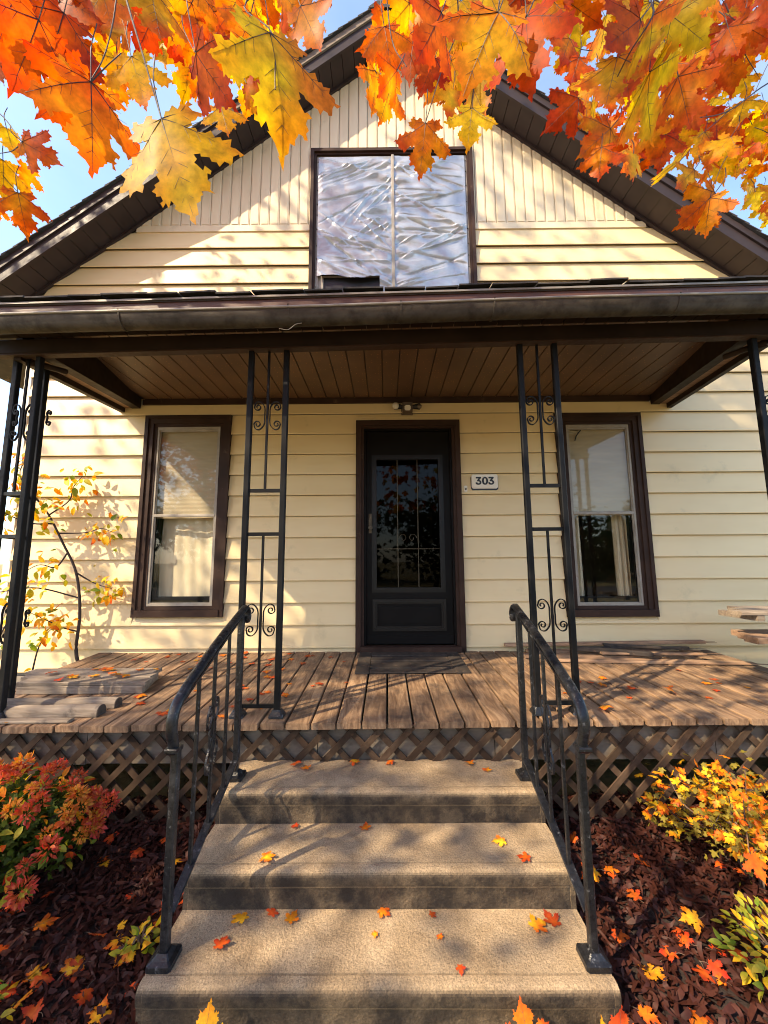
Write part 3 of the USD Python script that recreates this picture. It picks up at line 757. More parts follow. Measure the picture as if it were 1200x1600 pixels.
# lamp over the door, house number, door bell
lamp = thing('wall_lamp', 'small twin-headed floodlight under the porch ceiling above the door', 'wall lamp')
c = np.array([-.004, -.075, 2.345])
part(lamp, 'housing', MB().box(c + (-.050, -.055, -.045), c + (.050, .057, .040)).box(c + (-.058, .045, -.052), c + (.058, .060, .05)), 'lamp_metal')
part(lamp, 'sensor', MB().sweep(rect(.060, .050, .012), [c + (0, -.045, -.018), c + (0, -.072, -.025)]), 'bulb')
part(lamp, 'lamp_head', MB().tube([c + (-.05, -.03, .0), c + (-.085, -.035, .002), c + (-.125, -.045, -.002)], [.020, .026, .034], 14), 'ink')
part(lamp, 'lamp_head', MB().tube([c + (.05, -.03, .0), c + (.085, -.035, .0), c + (.120, -.045, -.004)], [.020, .026, .032], 14), 'ink')
part(lamp, 'bulb', trimesh.creation.icosphere(2, .034).apply_translation(c + (-.118, -.062, -.002)), 'bulb', smooth=True)
part(lamp, 'bulb', trimesh.creation.icosphere(2, .024).apply_translation(c + (.115, -.055, -.008)), 'lamp_metal', smooth=True)

sign = thing('house_number', 'cream plate with black numerals on the wall beside the door', 'house number')


def rounded(x0, z0, x1, z1, r):
    return sbox(x0 + r, z0 + r, x1 - r, z1 - r).buffer(r, 6)


part(sign, 'plate', MB().tm(prism_y(rounded(.617, 1.535, .874, 1.676, .022), -.036, -.014)).tm(prism_y(rounded(.624, 1.542, .867, 1.669, .018), -.042, -.0355)), 'plate')
part(sign, 'plate_shadow', MB().tm(prism_y(rounded(.613, 1.519, .878, 1.668, .022), -.030, -.010)), 'ink')  # dark piece set lower than the plate, drawn as its shadow
t = meshkit.text_mesh('303', .070, .003, True)
wd = t.bounds[1][0] - t.bounds[0][0]
v = t.vertices
nm = MB()
for k, (du, dw) in enumerate(((0, 0), (.0028, .0), (-.0028, .0), (0, .0018), (0, -.0018))):
    nm.add(np.c_[v[:, 0] - wd / 2 - t.bounds[0][0] + .7455 + du, -.0418 - v[:, 2] - k * .00012, v[:, 1] + 1.575 + dw], t.faces[:, ::-1])
part(sign, 'numerals', nm, 'ink')
bell = thing('door_bell', 'tiny beige door bell button next to the house number', 'door bell')
part(bell, 'body', MB().tm(prism_y(rounded(.545, 1.505, .575, 1.565, .008), -.028, -.012)), 'plate')
part(bell, 'button', MB().tube([(.560, -.027, 1.532), (.560, -.034, 1.532)], .009, 12), 'brass')

# ------------------------------------------------------------ porch deck
def deck_z(x, y):
    return .030 * y + .0065 * x * (-y / 1.475)


deck = thing('porch_deck', 'weathered plank porch deck on a diagonal lattice skirt', 'porch deck')
dr = np.random.default_rng(8)
x = -2.93
while x < 2.69:
    w = .1425
    a, b = x + .0058, x + w - .0058
    yf = -1.475 + dr.uniform(-.012, .006)
    t = .034
    dz = dr.uniform(-.0018, .0018)
    k = 12
    path = []
    xc = (a + b) / 2
    for j in range(k):
        y = -.012 + (yf + .012) * j / (k - 1)
        path.append((xc + .0012 * math.sin(y * 3 + x * 9), y, deck_z(xc, y) - t / 2 + dz + .0012 * math.sin(y * 2.3 + x * 5)))
    part(deck, 'deck_board', MB().sweep(rect(b - a, t, .004), path), 'deck_wood', tint=dr.uniform(0.05, .95))
    x += w
# rim boards behind the lattice, joists, posts
for xa, xb in ((-2.90, -1.93), (-1.925, -.62), (-.615, .38), (.385, 1.62), (1.625, 2.66)):
    part(deck, 'rim_board', MB().box((xa, -1.415, -.272 + .006 * xa), (xb, -1.375, -.082)), 'rim_wood', tint=dr.uniform(0, 1))
for xx in (-2.9, -1.2, .45, 2.64):
    part(deck, 'joist', MB().box((xx - .02, -1.37, -.22), (xx + .02, -.03, -.085)), 'dark_wood', tint=.5)
    part(deck, 'support_post', MB().box((xx - .045, -1.374, -.66), (xx + .045, -1.29, -.225)), 'dark_wood', tint=.5)


def lattice(p0, p1, layer, ny):
    """slats between two plan points; layer offset along the outward normal ny"""
    p0, p1 = np.asarray(p0, float), np.asarray(p1, float)
    ln = np.linalg.norm(p1 - p0)
    d = (p1 - p0) / ln
    zt, zb = -.083, -.625
    h = zt - zb
    w = .033
    step = .158
    for sgn, off in ((1, layer), (-1, layer - .012)):
        s = -h
        while s < ln + h:
            # slat centre line from (s, zb) to (s + h, zt) or mirrored
            a0, a1 = (s, s + h) if sgn > 0 else (s + h, s)
            hw = w / 2 * math.sqrt(2)
            poly = Polygon([(a0 - hw, zb), (a0 + hw, zb), (a1 + hw, zt), (a1 - hw, zt)]).intersection(sbox(0, zb, ln, zt))
            if not poly.is_empty and poly.geom_type == 'Polygon' and poly.area > .001:
                th = .0085
                jit = dr.uniform(-.001, .001)
                q = prism_y(poly, 0, th)
                v = q.vertices
                P = p0 + v[:, :1] * d + (off + jit - v[:, 1:2]) * np.asarray(ny, float)
                m = trimesh.Trimesh(np.c_[P, v[:, 2]], q.faces, process=False)
                m.fix_normals()
                part(deck, 'lattice_slat', m, 'lattice_wood', tint=dr.uniform(0, 1))
            s += step + dr.uniform(-.006, .006)


lattice((-2.92, -1.430), (2.68, -1.430), .022, (0, -1))
for xx, nx in ((-2.92, -1), (2.68, 1)):
    part(deck, 'side_skirt', MB().box((xx - .01, -1.40, -.62), (xx + .01, -.03, -.083)), 'dark_wood', tint=.4)

mat_o = thing('doormat', 'dark flat wooden mat of boards on the deck before the door', 'doormat')
mz = lambda y: deck_z(0, y)
for (xa, xb, ya, yb) in ((-.47, -.36, -.668, -.045), (.31, .42, -.668, -.045)):
    part(mat_o, 'border_board', MB().sweep(rect(xb - xa, .011, .002), [((xa + xb) / 2, yb, mz(yb) + .0095), ((xa + xb) / 2, ya, mz(ya) + .0095)]), 'dark_wood', tint=dr.uniform(.2, .9))
for ya, yb in ((-.666, -.560), (-.556, -.36), (-.356, -.19), (-.186, -.05)):
    part(mat_o, 'panel_board', MB().sweep(rect(yb - ya - .003, .009, .002), [(-.357, (ya + yb) / 2, mz((ya + yb) / 2) + .0085), (.307, (ya + yb) / 2, mz((ya + yb) / 2) + .0085)]), 'dark_wood', tint=dr.uniform(.2, .9))


# ------------------------------------------------------------ porch roof
def tilt(v):
    v = np.array(v, float)
    v[:, 2] += .0185 * v[:, 0] * np.clip(-v[:, 1] / 1.42, 0, 1.2)
    return v


def tp(parent, name, m, matn, **k):
    if isinstance(m, MB):
        v, f = m.get()
    else:
        v, f = np.asarray(m.vertices), np.asarray(m.faces)
    return part(parent, name, (tilt(v), f), matn, **k)


def lin(a, b, n):
    return [tuple(np.asarray(a, float) * (1 - t) + np.asarray(b, float) * t) for t in np.linspace(0, 1, n)]


roof = thing('porch_roof', 'low porch roof with brown plank ceiling and weathered metal gutter', 'porch roof')
tp(roof, 'front_beam', MB().sweep(rect(.050, .100, .006), lin((2.50, -1.395, 2.277), (-2.74, -1.395, 2.277), 12)), 'beam')
tp(roof, 'beam_bead', MB().sweep(rect(.058, .010, .002), lin((2.50, -1.395, 2.2215), (-2.74, -1.395, 2.2215), 12)), 'brown_trim')
# ceiling boards
x = -2.66
cr_ = np.random.default_rng(2)
while x < 2.42:
    a, b = x + .004, min(x + .142, 2.44) - .004
    pth = [((a + b) / 2, yy, 2.476 + .006) for yy in (-.03, -1.365)]
    part(roof, 'ceiling_board', MB().sweep(rect(b - a, .010, .002), pth), 'ceiling')
    x += .142
part(roof, 'ceiling_backing', MB().box((-2.72, -1.369, 2.490), (2.47, -.01, 2.50)), 'ink')
part(roof, 'frieze', MB().sweep([(-.02, -.028), (.018, -.028), (.028, -.012), (.020, .0), (.034, .018), (.034, .028), (-.02, .028)], [(2.43, -.022, 2.445), (-2.67, -.022, 2.445)]), 'brown_trim')
part(roof, 'ceiling_trim', MB().bar((-2.64, -1.353, 2.462), (2.42, -1.353, 2.462), .03, .02), 'beam')
for s, xi_w, xi_f in ((-1, -2.70, -2.43), (1, 2.45, 2.12)):
    # inner face of the side beam, then its outer lower step with the gutter return
    def sb(o0, o1, zb, zt, zfb, zft):
        v = np.array([(xi_w + s * o0, -.015, zb), (xi_w + s * o1, -.015, zb), (xi_w + s * o0, -.015, zt), (xi_w + s * o1, -.015, zt),
                      (xi_f + s * o0, -1.40, zfb), (xi_f + s * o1, -1.40, zfb), (xi_f + s * o0, -1.40, zft), (xi_f + s * o1, -1.40, zft)])
        return trimesh.convex.convex_hull(v)
    tp(roof, 'side_beam', sb(0, .085, 2.385, 2.50, 2.235, 2.50), 'beam')
    tp(roof, 'side_soffit', sb(.0855, .155, 2.392, 2.402, 2.240, 2.250), 'brown_wood', tint=.6)
    tp(roof, 'side_fascia', sb(.1555, .20, 2.345, 2.52, 2.195, 2.46), 'beam')
    tp(roof, 'end_trim', MB().box((xi_w + s * .0 - .006 * s, -.019, 2.372), (xi_w - .014 * s, -.0155, 2.47)).box((xi_w - .006 * s, -.019, 2.366), (xi_w + s * .10, -.0155, 2.378)).box((xi_w + s * .10, -.019, 2.332), (xi_w + s * .112, -.0155, 2.378)).box((xi_w + s * .10, -.019, 2.330), (xi_w + s * .21, -.0155, 2.340)), 'white_trim')
    tp(roof, 'downspout_elbow', MB().tube([(xi_f + s * .10, -1.30, 2.205), (xi_f + s * .06, -1.16, 2.225)], .020, 10).tube([(xi_f + s * .10, -1.30, 2.205), (xi_f + s * .16, -1.36, 2.20)], .022, 10), 'beam')
# eave soffit between beam and gutter, fascia, gutter
for k in range(39):
    xa = -2.86 + k * .14
    tp(roof, 'eave_board', MB().box((xa + .003, -1.575, 2.334), (xa + .137, -1.421, 2.342)), 'beam')
tp(roof, 'eave_backing', MB().box((-2.87, -1.574, 2.346), (2.62, -1.43, 2.352)), 'ink')
tp(roof, 'fascia', MB().sweep(rect(.016, .150, .002), lin((2.65, -1.585, 2.372), (-2.89, -1.585, 2.372), 14)), 'red_fascia')
gprof = []
for a in np.linspace(math.pi, 2 * math.pi, 13):
    gprof.append((.062 * math.cos(a), .074 * math.sin(a)))
inner = [(p[0] * .95, p[1] * .965 + .001) for p in gprof[::-1]]
GY, GZ = -1.658, 2.293
gp = lin((2.68, GY, GZ), (-2.92, GY, GZ), 24)
gp = [(p[0], p[1], p[2] + .004 * math.sin(p[0] * 2.1)) for p in gp]
tp(roof, 'gutter', MB().sweep(gprof + inner, gp), 'gutter', smooth=35)
rim = [(p[0], p[1] - .063, p[2] + .002) for p in gp]
tp(roof, 'gutter_rim', MB().tube(rim, .0075, 8), 'gutter_rim', smooth=True)
for xx in (-1.735, -.77, -.13, .40, 1.45):
    pts = [(xx, GY + .064 * math.cos(a), GZ + .0745 * math.sin(a)) for a in np.linspace(math.pi, 2 * math.pi * .96, 12)]
    tp(roof, 'gutter_strap', MB().ribbon([(xx, GY - .070, GZ + .012)] + pts, .008, .004, (1, 0, 0)), 'gutter')
tp(roof, 'loose_wire', MB().tube(spline([(-.70, GY - .02, GZ - .076), (-.735, GY - .03, GZ - .09), (-.775, GY - .03, GZ - .12), (-.83, GY - .02, GZ - .105)], 6), .0022, 5, (0, 1, 0)), 'gutter_rim')
# roof slab and ragged shingles
slab = prism_x([(-1.60, 2.432), (.0, 2.92), (.0, 2.95), (-1.60, 2.450)], -2.89, 2.65)
v = np.asarray(slab.vertices)
part(roof, 'roof_deck', trimesh.Trimesh(tilt(v), slab.faces, process=False), 'dark_wood', tint=.3)
sl = (2.95 - 2.45) / 1.60
for row in range(4):
    xx = -2.91
    while xx < 2.60:
        w = dr.uniform(.14, .33)
        y0 = -1.622 + row * .14 + dr.uniform(-.012, .012)
        zc = 2.452 + sl * (row * .14) + .004 + .0032 * 1
        lift = dr.uniform(0, .020)
        v = np.array([(xx + .003, y0, zc + lift), (xx + w - .003, y0 + dr.uniform(-.006, .006), zc + lift + dr.uniform(-.004, .004)), (xx + w - .003, y0 + .19, zc + sl * .19 + .004), (xx + .003, y0 + .19, zc + sl * .19 + .004)])
        v = np.vstack([v, v + (0, 0, .010)])
        tp(roof, 'shingle', trimesh.convex.convex_hull(v), 'shingle', tint=dr.uniform(0, 1))
        xx += w
    if row >= 1:
        pass
for row in range(4, 11):
    y0 = -1.622 + row * .14
    zc = 2.452 + sl * (row * .14) + .004
    tp(roof, 'shingle_course', trimesh.convex.convex_hull(np.array([(xx, y, zc + dz + sl * (y - y0)) for xx in (-2.91, 2.67) for y in (y0, y0 + .18) for dz in (0, .008)])), 'shingle', tint=dr.uniform(0, 1))
tp(roof, 'eave_metal', MB().sweep([(-.003, -.012), (.012, -.012), (.012, .0), (-.003, .0)], lin((2.66, -1.606, 2.452), (-2.90, -1.606, 2.452), 8)), 'gutter_rim')


# ------------------------------------------------------------ wrought iron
def curl(c, r, a0, turns, hand, n=26, plane='xz'):
    """a spiral running in to its eye"""
    t = np.linspace(0, 1, n)
    a = a0 + hand * turns * 2 * math.pi * t
    rr = r * (1 - .72 * t)
    u, w = c[0] + rr * np.cos(a), c[2] + rr * np.sin(a)
    return np.c_[u, np.full(n, c[1]), w]


def cscroll(cx, y, cz, s, hw, hh):
    """one C of the butterfly ornament: touches the rod at its middle, both ends rolled outwards"""
    pts = []
    top = curl((cx + s * hw * .70, y, cz + hh * .62), hw * .30, 0 if s > 0 else math.pi, 1.15, -s)[::-1]
    pts = [(cx + s * hw * .60 + s * hw * .40 * math.cos(a), y, cz + hh * .62 + hw * .40 * math.sin(a)) for a in []]
    up = spline([(cx + s * hw * 1.0, y, cz + hh * .62), (cx + s * hw * .86, y, cz + hh * .93), (cx + s * hw * .50, y, cz + hh * .98), (cx + s * hw * .16, y, cz + hh * .62), (cx + s * .010, y, cz), (cx + s * hw * .16, y, cz - hh * .62), (cx + s * hw * .50, y, cz - hh * .98), (cx + s * hw * .86, y, cz - hh * .93), (cx + s * hw * 1.0, y, cz - hh * .62)], 5)
    bot = curl((cx + s * hw * .70, y, cz - hh * .62), hw * .30, 0 if s > 0 else math.pi, 1.15, s)
    return np.vstack([top[:-1], up, bot[1:]])


def column(xl, xr, y, ztop, zfoot, label, zs=0.0, name='porch_column'):
    t = thing(name, label, 'porch column', 'wrought-iron trellis columns holding up the porch roof')
    xm = (xl + xr) / 2
    for xx in (xl, xr):
        part(t, 'bar', MB().bar((xx, y, zfoot + .02), (xx, y, ztop), .034, .034, (0, 1, 0), .004), 'iron')
        part(t, 'foot', MB().sweep(rect(1, 1, .1), [(xx, y, zfoot), (xx, y, zfoot + .010), (xx, y, zfoot + .032), (xx, y, zfoot + .040)], (0, 1, 0), scale=[.085, .080, .052, .046]), 'worn_iron')
    for zz in (1.278 + zs, 1.008 + zs):
        part(t, 'cross_rail', MB().bar((xl + .017, y, zz), (xr - .017, y, zz), .014, .022), 'iron')
    part(t, 'cross_rail', MB().bar((xl + .017, y, zfoot + .055), (xr - .017, y, zfoot + .055), .014, .022), 'iron')
    part(t, 'rod', MB().bar((xm, y, 1.289 + zs), (xm, y, ztop), .013, .013, (0, 1, 0)), 'iron')
    part(t, 'rod', MB().bar((xm, y, zfoot + .066), (xm, y, .997 + zs), .013, .013, (0, 1, 0)), 'iron')
    for cz in (1.765 + zs, .495 + zs):
        for s in (-1, 1):
            part(t, 'scroll', MB().ribbon(cscroll(xm + s * .0065, y, cz, s, .078, .092), .012, .0055, (0, 1, 0)), 'iron')
    return t


column(-1.09, -.862, -1.38, 2.216, deck_z(-1, -1.38) + .001, 'black iron trellis column just left of the steps, before the left window')
column(.652, .877, -1.38, 2.238, deck_z(.8, -1.38) + .001, 'black iron trellis column just right of the steps, before the right window', .02)
# corner columns
cl = thing('porch_column', 'black iron corner column at the far left edge of the deck', 'porch column', 'wrought-iron trellis columns holding up the porch roof')
zf = deck_z(-2.5, -1.38) + .001
for (xx, yy) in ((-2.475, -1.38), (-2.60, -1.20), (-2.655, -1.345)):
    part(cl, 'bar', MB().bar((xx, yy, zf + .02), (xx, yy, 2.215), .036, .036, (0, 1, 0), .004), 'iron')
    part(cl, 'foot', MB().sweep(rect(1, 1, .1), [(xx, yy, zf), (xx, yy, zf + .010), (xx, yy, zf + .032), (xx, yy, zf + .040)], (0, 1, 0), scale=[.085, .080, .052, .046]), 'worn_iron')
for zz in (1.275, 1.005, .07):
    part(cl, 'cross_rail', MB().bar((-2.637, -1.35, zz), (-2.493, -1.377, zz), .014, .022), 'iron')
    part(cl, 'cross_rail', MB().bar((-2.650, -1.327, zz), (-2.606, -1.218, zz), .014, .022), 'iron')
for cz in (1.74, .48):
    for s in (-1, 1):
        part(cl, 'scroll', MB().ribbon(cscroll(-2.565 + s * .0065, -1.36, cz, s, .060, .12), .012, .0055, (0, 1, 0)), 'iron')
        part(cl, 'scroll', MB().ribbon(cscroll(-2.42 - .085 + s * .09, -1.36, cz + .03, s, .030, .05), .012, .005, (0, 1, 0)), 'iron')
part(cl, 'rod', MB().bar((-2.565, -1.363, 1.289), (-2.565, -1.363, 2.2), .012, .012, (0, 1, 0)), 'iron')
cr2 = thing('porch_column', 'black iron corner column at the far right edge of the deck', 'porch column', 'wrought-iron trellis columns holding up the porch roof')
zf = deck_z(2.3, -1.38) + .001
for (xx, yy) in ((2.165, -1.38), (2.39, -1.38), (2.39, -1.16)):
    part(cr2, 'bar', MB().bar((xx, yy, zf + .02), (xx, yy, 2.262), .038, .038, (0, 1, 0), .004), 'iron')
    part(cr2, 'foot', MB().sweep(rect(1, 1, .1), [(xx, yy, zf), (xx, yy, zf + .010), (xx, yy, zf + .032), (xx, yy, zf + .040)], (0, 1, 0), scale=[.085, .080, .052, .046]), 'worn_iron')
for zz in (1.30, 1.03, .07):
    part(cr2, 'cross_rail', MB().bar((2.184, -1.38, zz), (2.371, -1.38, zz), .014, .022), 'iron')
    part(cr2, 'cross_rail', MB().bar((2.39, -1.361, zz), (2.39, -1.179, zz), .014, .022), 'iron')
for cz in (1.78, .50):
    for s in (-1, 1):
        part(cr2, 'scroll', MB().ribbon(cscroll(2.277 + s * .0065, -1.38, cz, s, .078, .092), .012, .0055, (0, 1, 0)), 'iron')

# ------------------------------------------------------------ concrete steps
steps = thing('concrete_steps', 'worn concrete front steps with three rounded treads', 'steps')
SX0, SX1 = -1.050, .528
T = [(-2.301, -.541), (-2.021, -.400), (-1.741, -.260)]
for k, (yf, zt) in enumerate(T):
    yb = T[k + 1][0] + .03 if k < 2 else -1.452
    zb = zt - .141 - (.15 if k == 0 else .005)
    r = .026
    # section (y, z): tread from the back to the score line, rounded nosing, face battered inwards
    sec = [(yb + .02, zt)]
    for q in np.linspace(yb, yf + .058, 14):
        sec.append((q, zt))
    sec += [(yf + .053, zt), (yf + .049, zt - .0045), (yf + .045, zt)]
    for a in np.linspace(0, math.pi / 2, 7):
        sec.append((yf + r - r * math.sin(a), zt - r + r * math.cos(a)))
    sec += [(yf + .001, zt - .045), (yf + .003, zt - .054), (yf + .008, zt - .063), (yf + .010, zt - .078)]
    for q in np.linspace(zt - .10, zb, 6):
        sec.append((yf + .011, q))
    sec.append((yb + .02, zb))
    sec = np.array(sec)
    nx = 72
    xsx = np.linspace(SX0, SX1, nx)
    rows = []
    for j, xx in enumerate(xsx):
        ed = min(xx - SX0, SX1 - xx)
        v = np.c_[np.full(len(sec), xx), sec]
        wv = (meshkit.fbm(v * (3.0, 6, 6), 4, 31 + k) - .5)
        v[:, 1] += wv * .007 * (np.abs(v[:, 1] - yf) < .2)
        v[:, 2] += (meshkit.fbm(v * (4, 5, 5) + 7, 4, 40 + k) - .5) * .006
        if ed < .03:      # corners worn round
            c = np.array([xx, (sec[:, 0].mean()), zt - .06])
            e = (.03 - ed) / .03
            v[:, 1] += np.where(v[:, 1] < yf + .05, .016 * e * e, 0)
            v[:, 2] -= np.where(v[:, 2] > zt - .03, .010 * e * e, 0)
        rows.append(v)
    V = np.vstack(rows)
    n = len(sec)
    f = []
    for j in range(nx - 1):
        for a in range(n):
            b = (a + 1) % n
            f.append((j * n + a, j * n + b, (j + 1) * n + b, (j + 1) * n + a))
    f = np.array(f)
    capf = trimesh.creation.triangulate_polygon(Polygon(sec).buffer(0), engine='earcut')
    m = MB().add(V, f[:, ::-1])
    t2 = trimesh.creation.extrude_polygon(Polygon(sec).buffer(-.002), .02, engine='earcut')
    vv = t2.vertices
    for xx in (SX0 + .0005, SX1 - .0205):
        m.add(np.c_[xx + vv[:, 2], vv[:, 0], vv[:, 1]], t2.faces)
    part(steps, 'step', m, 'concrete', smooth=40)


# ------------------------------------------------------------ handrails
def handrail(xf, xb, s, label):
    t = thing('handrail', label, 'handrail', 'iron handrails on the two sides of the steps')
    pf, pb = np.array([xf, -2.207, -.541]), np.array([xb, -1.606, -.260])
    rail_dir = unit(np.array([xb - xf, 1.0 * (pb[1] - pf[1]), .62 - .335]))
    ztf, ztb = .235, .560
    # posts
    for p, zt_ in ((pf, ztf - .09), (pb, ztb)):
        part(t, 'post', MB().bar(p + (0, 0, .02), (p[0], p[1], zt_), .029, .029, (0, 1, 0), .004), 'worn_iron')
        part(t, 'base_plate', MB().sweep(rect(1, 1, .08), [p, p + (0, 0, .016), p + (0, 0, .023), p + (0, 0, .036)], (0, 1, 0), scale=[.088, .086, .060, .036]), 'worn_iron')
    # moulded cap rail: rolled end at the back, down the slope, lamb's tongue in front
    zc = lambda y: .335 + (y + 2.207) * (.575 - .335) / (.601)
    path = []
    eye = np.array([xb, pb[1] + .045, zc(pb[1]) - .030])
    roll = [(xb - s * .02 * u, eye[1] + (.040 - .022 * u) * math.cos(a), eye[2] + (.046 - .026 * u) * math.sin(a)) for u, a in [(q, math.pi * (.5 - 1.55 * q)) for q in np.linspace(1, 0, 12)]]
    path += roll
    for y in np.linspace(-1.60, -2.165, 9):
        q = (y + 1.606) / (-2.207 + 1.606)
        path.append((xb + (xf - xb) * q, y, zc(y) + .012 * math.sin(math.pi * q)))
    front = spline([(xf, -2.165, zc(-2.165)), (xf, -2.215, zc(-2.19) - .018), (xf, -2.246, zc(-2.19) - .058), (xf, -2.252, zc(-2.19) - .105), (xf, -2.238, zc(-2.19) - .150), (xf, -2.231, zc(-2.19) - .178), (xf, -2.244, zc(-2.19) - .192)], 4)
    path += [tuple(p) for p in front[1:]]
    # section: flat moulded cap
    n = len(path)
    sc_ = np.ones(n)
    sc_[:12] = np.linspace(.72, 1, 12)
    sc_[-9:] = np.linspace(1, .80, 9)
    capsec = np.array([.84, 1.0]) * np.array([(-.024, -.007), (-.018, -.010), (.018, -.010), (.024, -.007), (.025, .000), (.019, .008), (.009, .012), (-.009, .012), (-.019, .008), (-.025, .0)])
    P = np.array(path)
    # carry the section with its side fixed across the stair
    m = MB()
    vs = []
    for i in range(n):
        tg = unit(P[min(i + 1, n - 1)] - P[max(i - 1, 0)])
        sd = np.array([1.0, 0, 0])
        up = unit(np.cross(sd, tg))
        if i >= 0:
            up = up if np.dot(up, np.cross(sd, tg)) > 0 else -up
        vs.append(P[i] + sc_[i] * (capsec[:, :1] * sd + capsec[:, 1:] * -up))
    k = len(capsec)
    f = [(i * k + j, i * k + (j + 1) % k, (i + 1) * k + (j + 1) % k, (i + 1) * k + j) for i in range(n - 1) for j in range(k)]
    fan = np.array([(0, j, j + 1) for j in range(1, k - 1)])
    m.add(np.vstack(vs), np.array(f))
    m.add(vs[0], fan[:, ::-1]); m.add(vs[-1], fan)
    tm_ = trimesh.Trimesh(*m.get(), process=False)
    tm_.fix_normals()
    part(t, 'cap_rail', tm_, 'worn_iron', smooth=50)
    part(t, 'rail_collar', MB().bar((xf - .023, -2.226, zc(-2.19) - .182), (xf + .023, -2.226, zc(-2.19) - .182), .05, .016, (0, 0, 1), .004), 'worn_iron')
    # channel under the cap and the sloping bottom rail
    q0, q1 = np.array([xb, -1.62, zc(-1.62) - .018]), np.array([xf, -2.19, zc(-2.19) - .022])
    part(t, 'top_channel', MB().bar(q0, q1, .028, .010, (0, 0, 1)), 'worn_iron')
    b0, b1 = np.array([xb, -1.622, -.172]), np.array([xf, -2.190, -.405])
    part(t, 'bottom_rail', MB().bar(b0, b1, .034, .012, (0, 0, 1), .002), 'worn_iron')
    for fr in (.24, .5, .76):
        top, bot = q0 * (1 - fr) + q1 * fr, b0 * (1 - fr) + b1 * fr
        top = top + (0, 0, .012 * math.sin(math.pi * fr) + .004)
        part(t, 'baluster', MB().bar(bot, top, .014, .014, (0, 1, 0), .002), 'worn_iron')
    # cast scroll panel around the middle baluster, in the plane of the railing
    mid = (q0 + q1 + b0 + b1) / 4
    dirv = unit(q1 - q0)
    along = np.array([0, -1.0, 0])
    shear = dirv[2] / abs(dirv[1])

    def place(pts):
        """(a, h) drawn in the panel, a forward along the stair, h up"""
        pts = np.asarray(pts, float)
        return np.c_[np.full(len(pts), mid[0]), mid[1] - pts[:, 0], mid[2] + pts[:, 1] + shear * 0 + pts[:, 0] * shear]

    def spir(c, r, a0, turns, hand, n=22):
        tt = np.linspace(0, 1, n)
        a = a0 + hand * turns * 2 * math.pi * tt
        rr = r * (1 - .70 * tt)
        return np.c_[c[0] + rr * np.cos(a), c[1] + rr * np.sin(a)]
    for sa in (-1, 1):
        for sh in (-1, 1):
            a = np.vstack([spline([(sa * .010, sh * .005), (sa * .028, sh * .040), (sa * .052, sh * .075), (sa * .050, sh * .118), (sa * .030, sh * .140)], 5), spir((sa * .030, sh * .118), .022, sh * math.pi / 2, 1.1, sa * sh)])
            part(t, 'scroll', MB().ribbon(place(a), .008, .006, (1, 0, 0)), 'worn_iron')
            b = np.vstack([spline([(sa * .006, sh * .060), (sa * .022, sh * .095)], 3), spline([(sa * .022, sh * .095), (sa * .075, sh * .050), (sa * .090, sh * .012)], 5)[1:], spir((sa * .070, sh * .012), .020, 0 if sa > 0 else math.pi, 1.1, -sa * sh)])
        ov = [(sa * .030 * math.sin(a) + 0, .085 * math.cos(a) * 1.0) for a in np.linspace(.15, math.pi - .15, 14)]
        part(t, 'scroll', MB().ribbon(place(np.array(ov) + (0, 0.0)), .008, .006, (1, 0, 0)), 'worn_iron')
    return t


handrail(-1.009, -1.006, -1, 'black iron handrail on the left side of the concrete steps')
handrail(.490, .486, 1, 'black iron handrail on the right side of the concrete steps')

# ------------------------------------------------------------ loose timber on the deck
def plank(name, a, b, w, t, matn, label, cat='board', tint=.5, bow=.0, group=None, taper=0.0, ends='end_grain', splinter=0):
    a, b = np.asarray(a, float), np.asarray(b, float)
    p = thing(name, label, cat, group)
    path = lin(a, b, 7)
    path = [np.array(q) + (0, 0, bow * math.sin(math.pi * i / 6)) for i, q in enumerate(path)]
    sc_ = [1 - taper * (i / 6) ** 2 for i in range(7)]
    part(p, 'board', MB().sweep(rect(w, t, min(.004, t * .25)), path, scale=sc_), matn, tint=tint)
    r = np.random.default_rng(abs(hash(label)) % 1000 if False else len(label))
    d = unit(b - a)
    if splinter:
        sd = unit(np.cross(d, (0, 0, 1)))
        for q in range(splinter):
            o = b + sd * r.uniform(-w * .4, w * .4) * (1 - taper)
            part(p, 'splinter', MB().sweep(rect(.012, .008), [o - d * .15, o + d * r.uniform(.04, .16) + (0, 0, r.uniform(-.01, .01))], scale=[1, .3]), matn, tint=tint)
    return p


def dz(x, y):
    return deck_z(x, y)


# left: a nailed-up slab of boards and two half-round timbers
pal = thing('wooden_pallet', 'low weathered wooden slab strewn with leaves at the left of the deck', 'pallet')
yb_, yf_ = -.70, -1.02
for k in range(3):
    y = yf_ + .055 + k * .108
    part(pal, 'top_board', MB().sweep(rect(.104, .024, .004), [(-1.86 - .035 * k, y, dz(-1.9, y) + .062), (-2.74 - .07 * k, y, dz(-2.7, y) + .064)]), 'grey_wood', tint=.35 + .25 * k)
part(pal, 'front_board', MB().sweep(rect(.030, .050, .004), [(-1.875, -1.005, dz(-1.9, -1.0) + .026), (-2.73, -1.005, dz(-2.7, -1.0) + .026)]), 'grey_wood', tint=.75)
part(pal, 'end_board', MB().sweep(rect(.030, .050, .004), [(-1.89, -.99, dz(-1.9, -1.0) + .025), (-1.96, -.72, dz(-1.95, -.72) + .025)]), 'grey_wood', tint=.3)
part(pal, 'back_board', MB().sweep(rect(.030, .050, .004), [(-1.97, -.705, dz(-1.9, -.7) + .025), (-2.86, -.705, dz(-2.8, -.7) + .025)]), 'grey_wood', tint=.4)


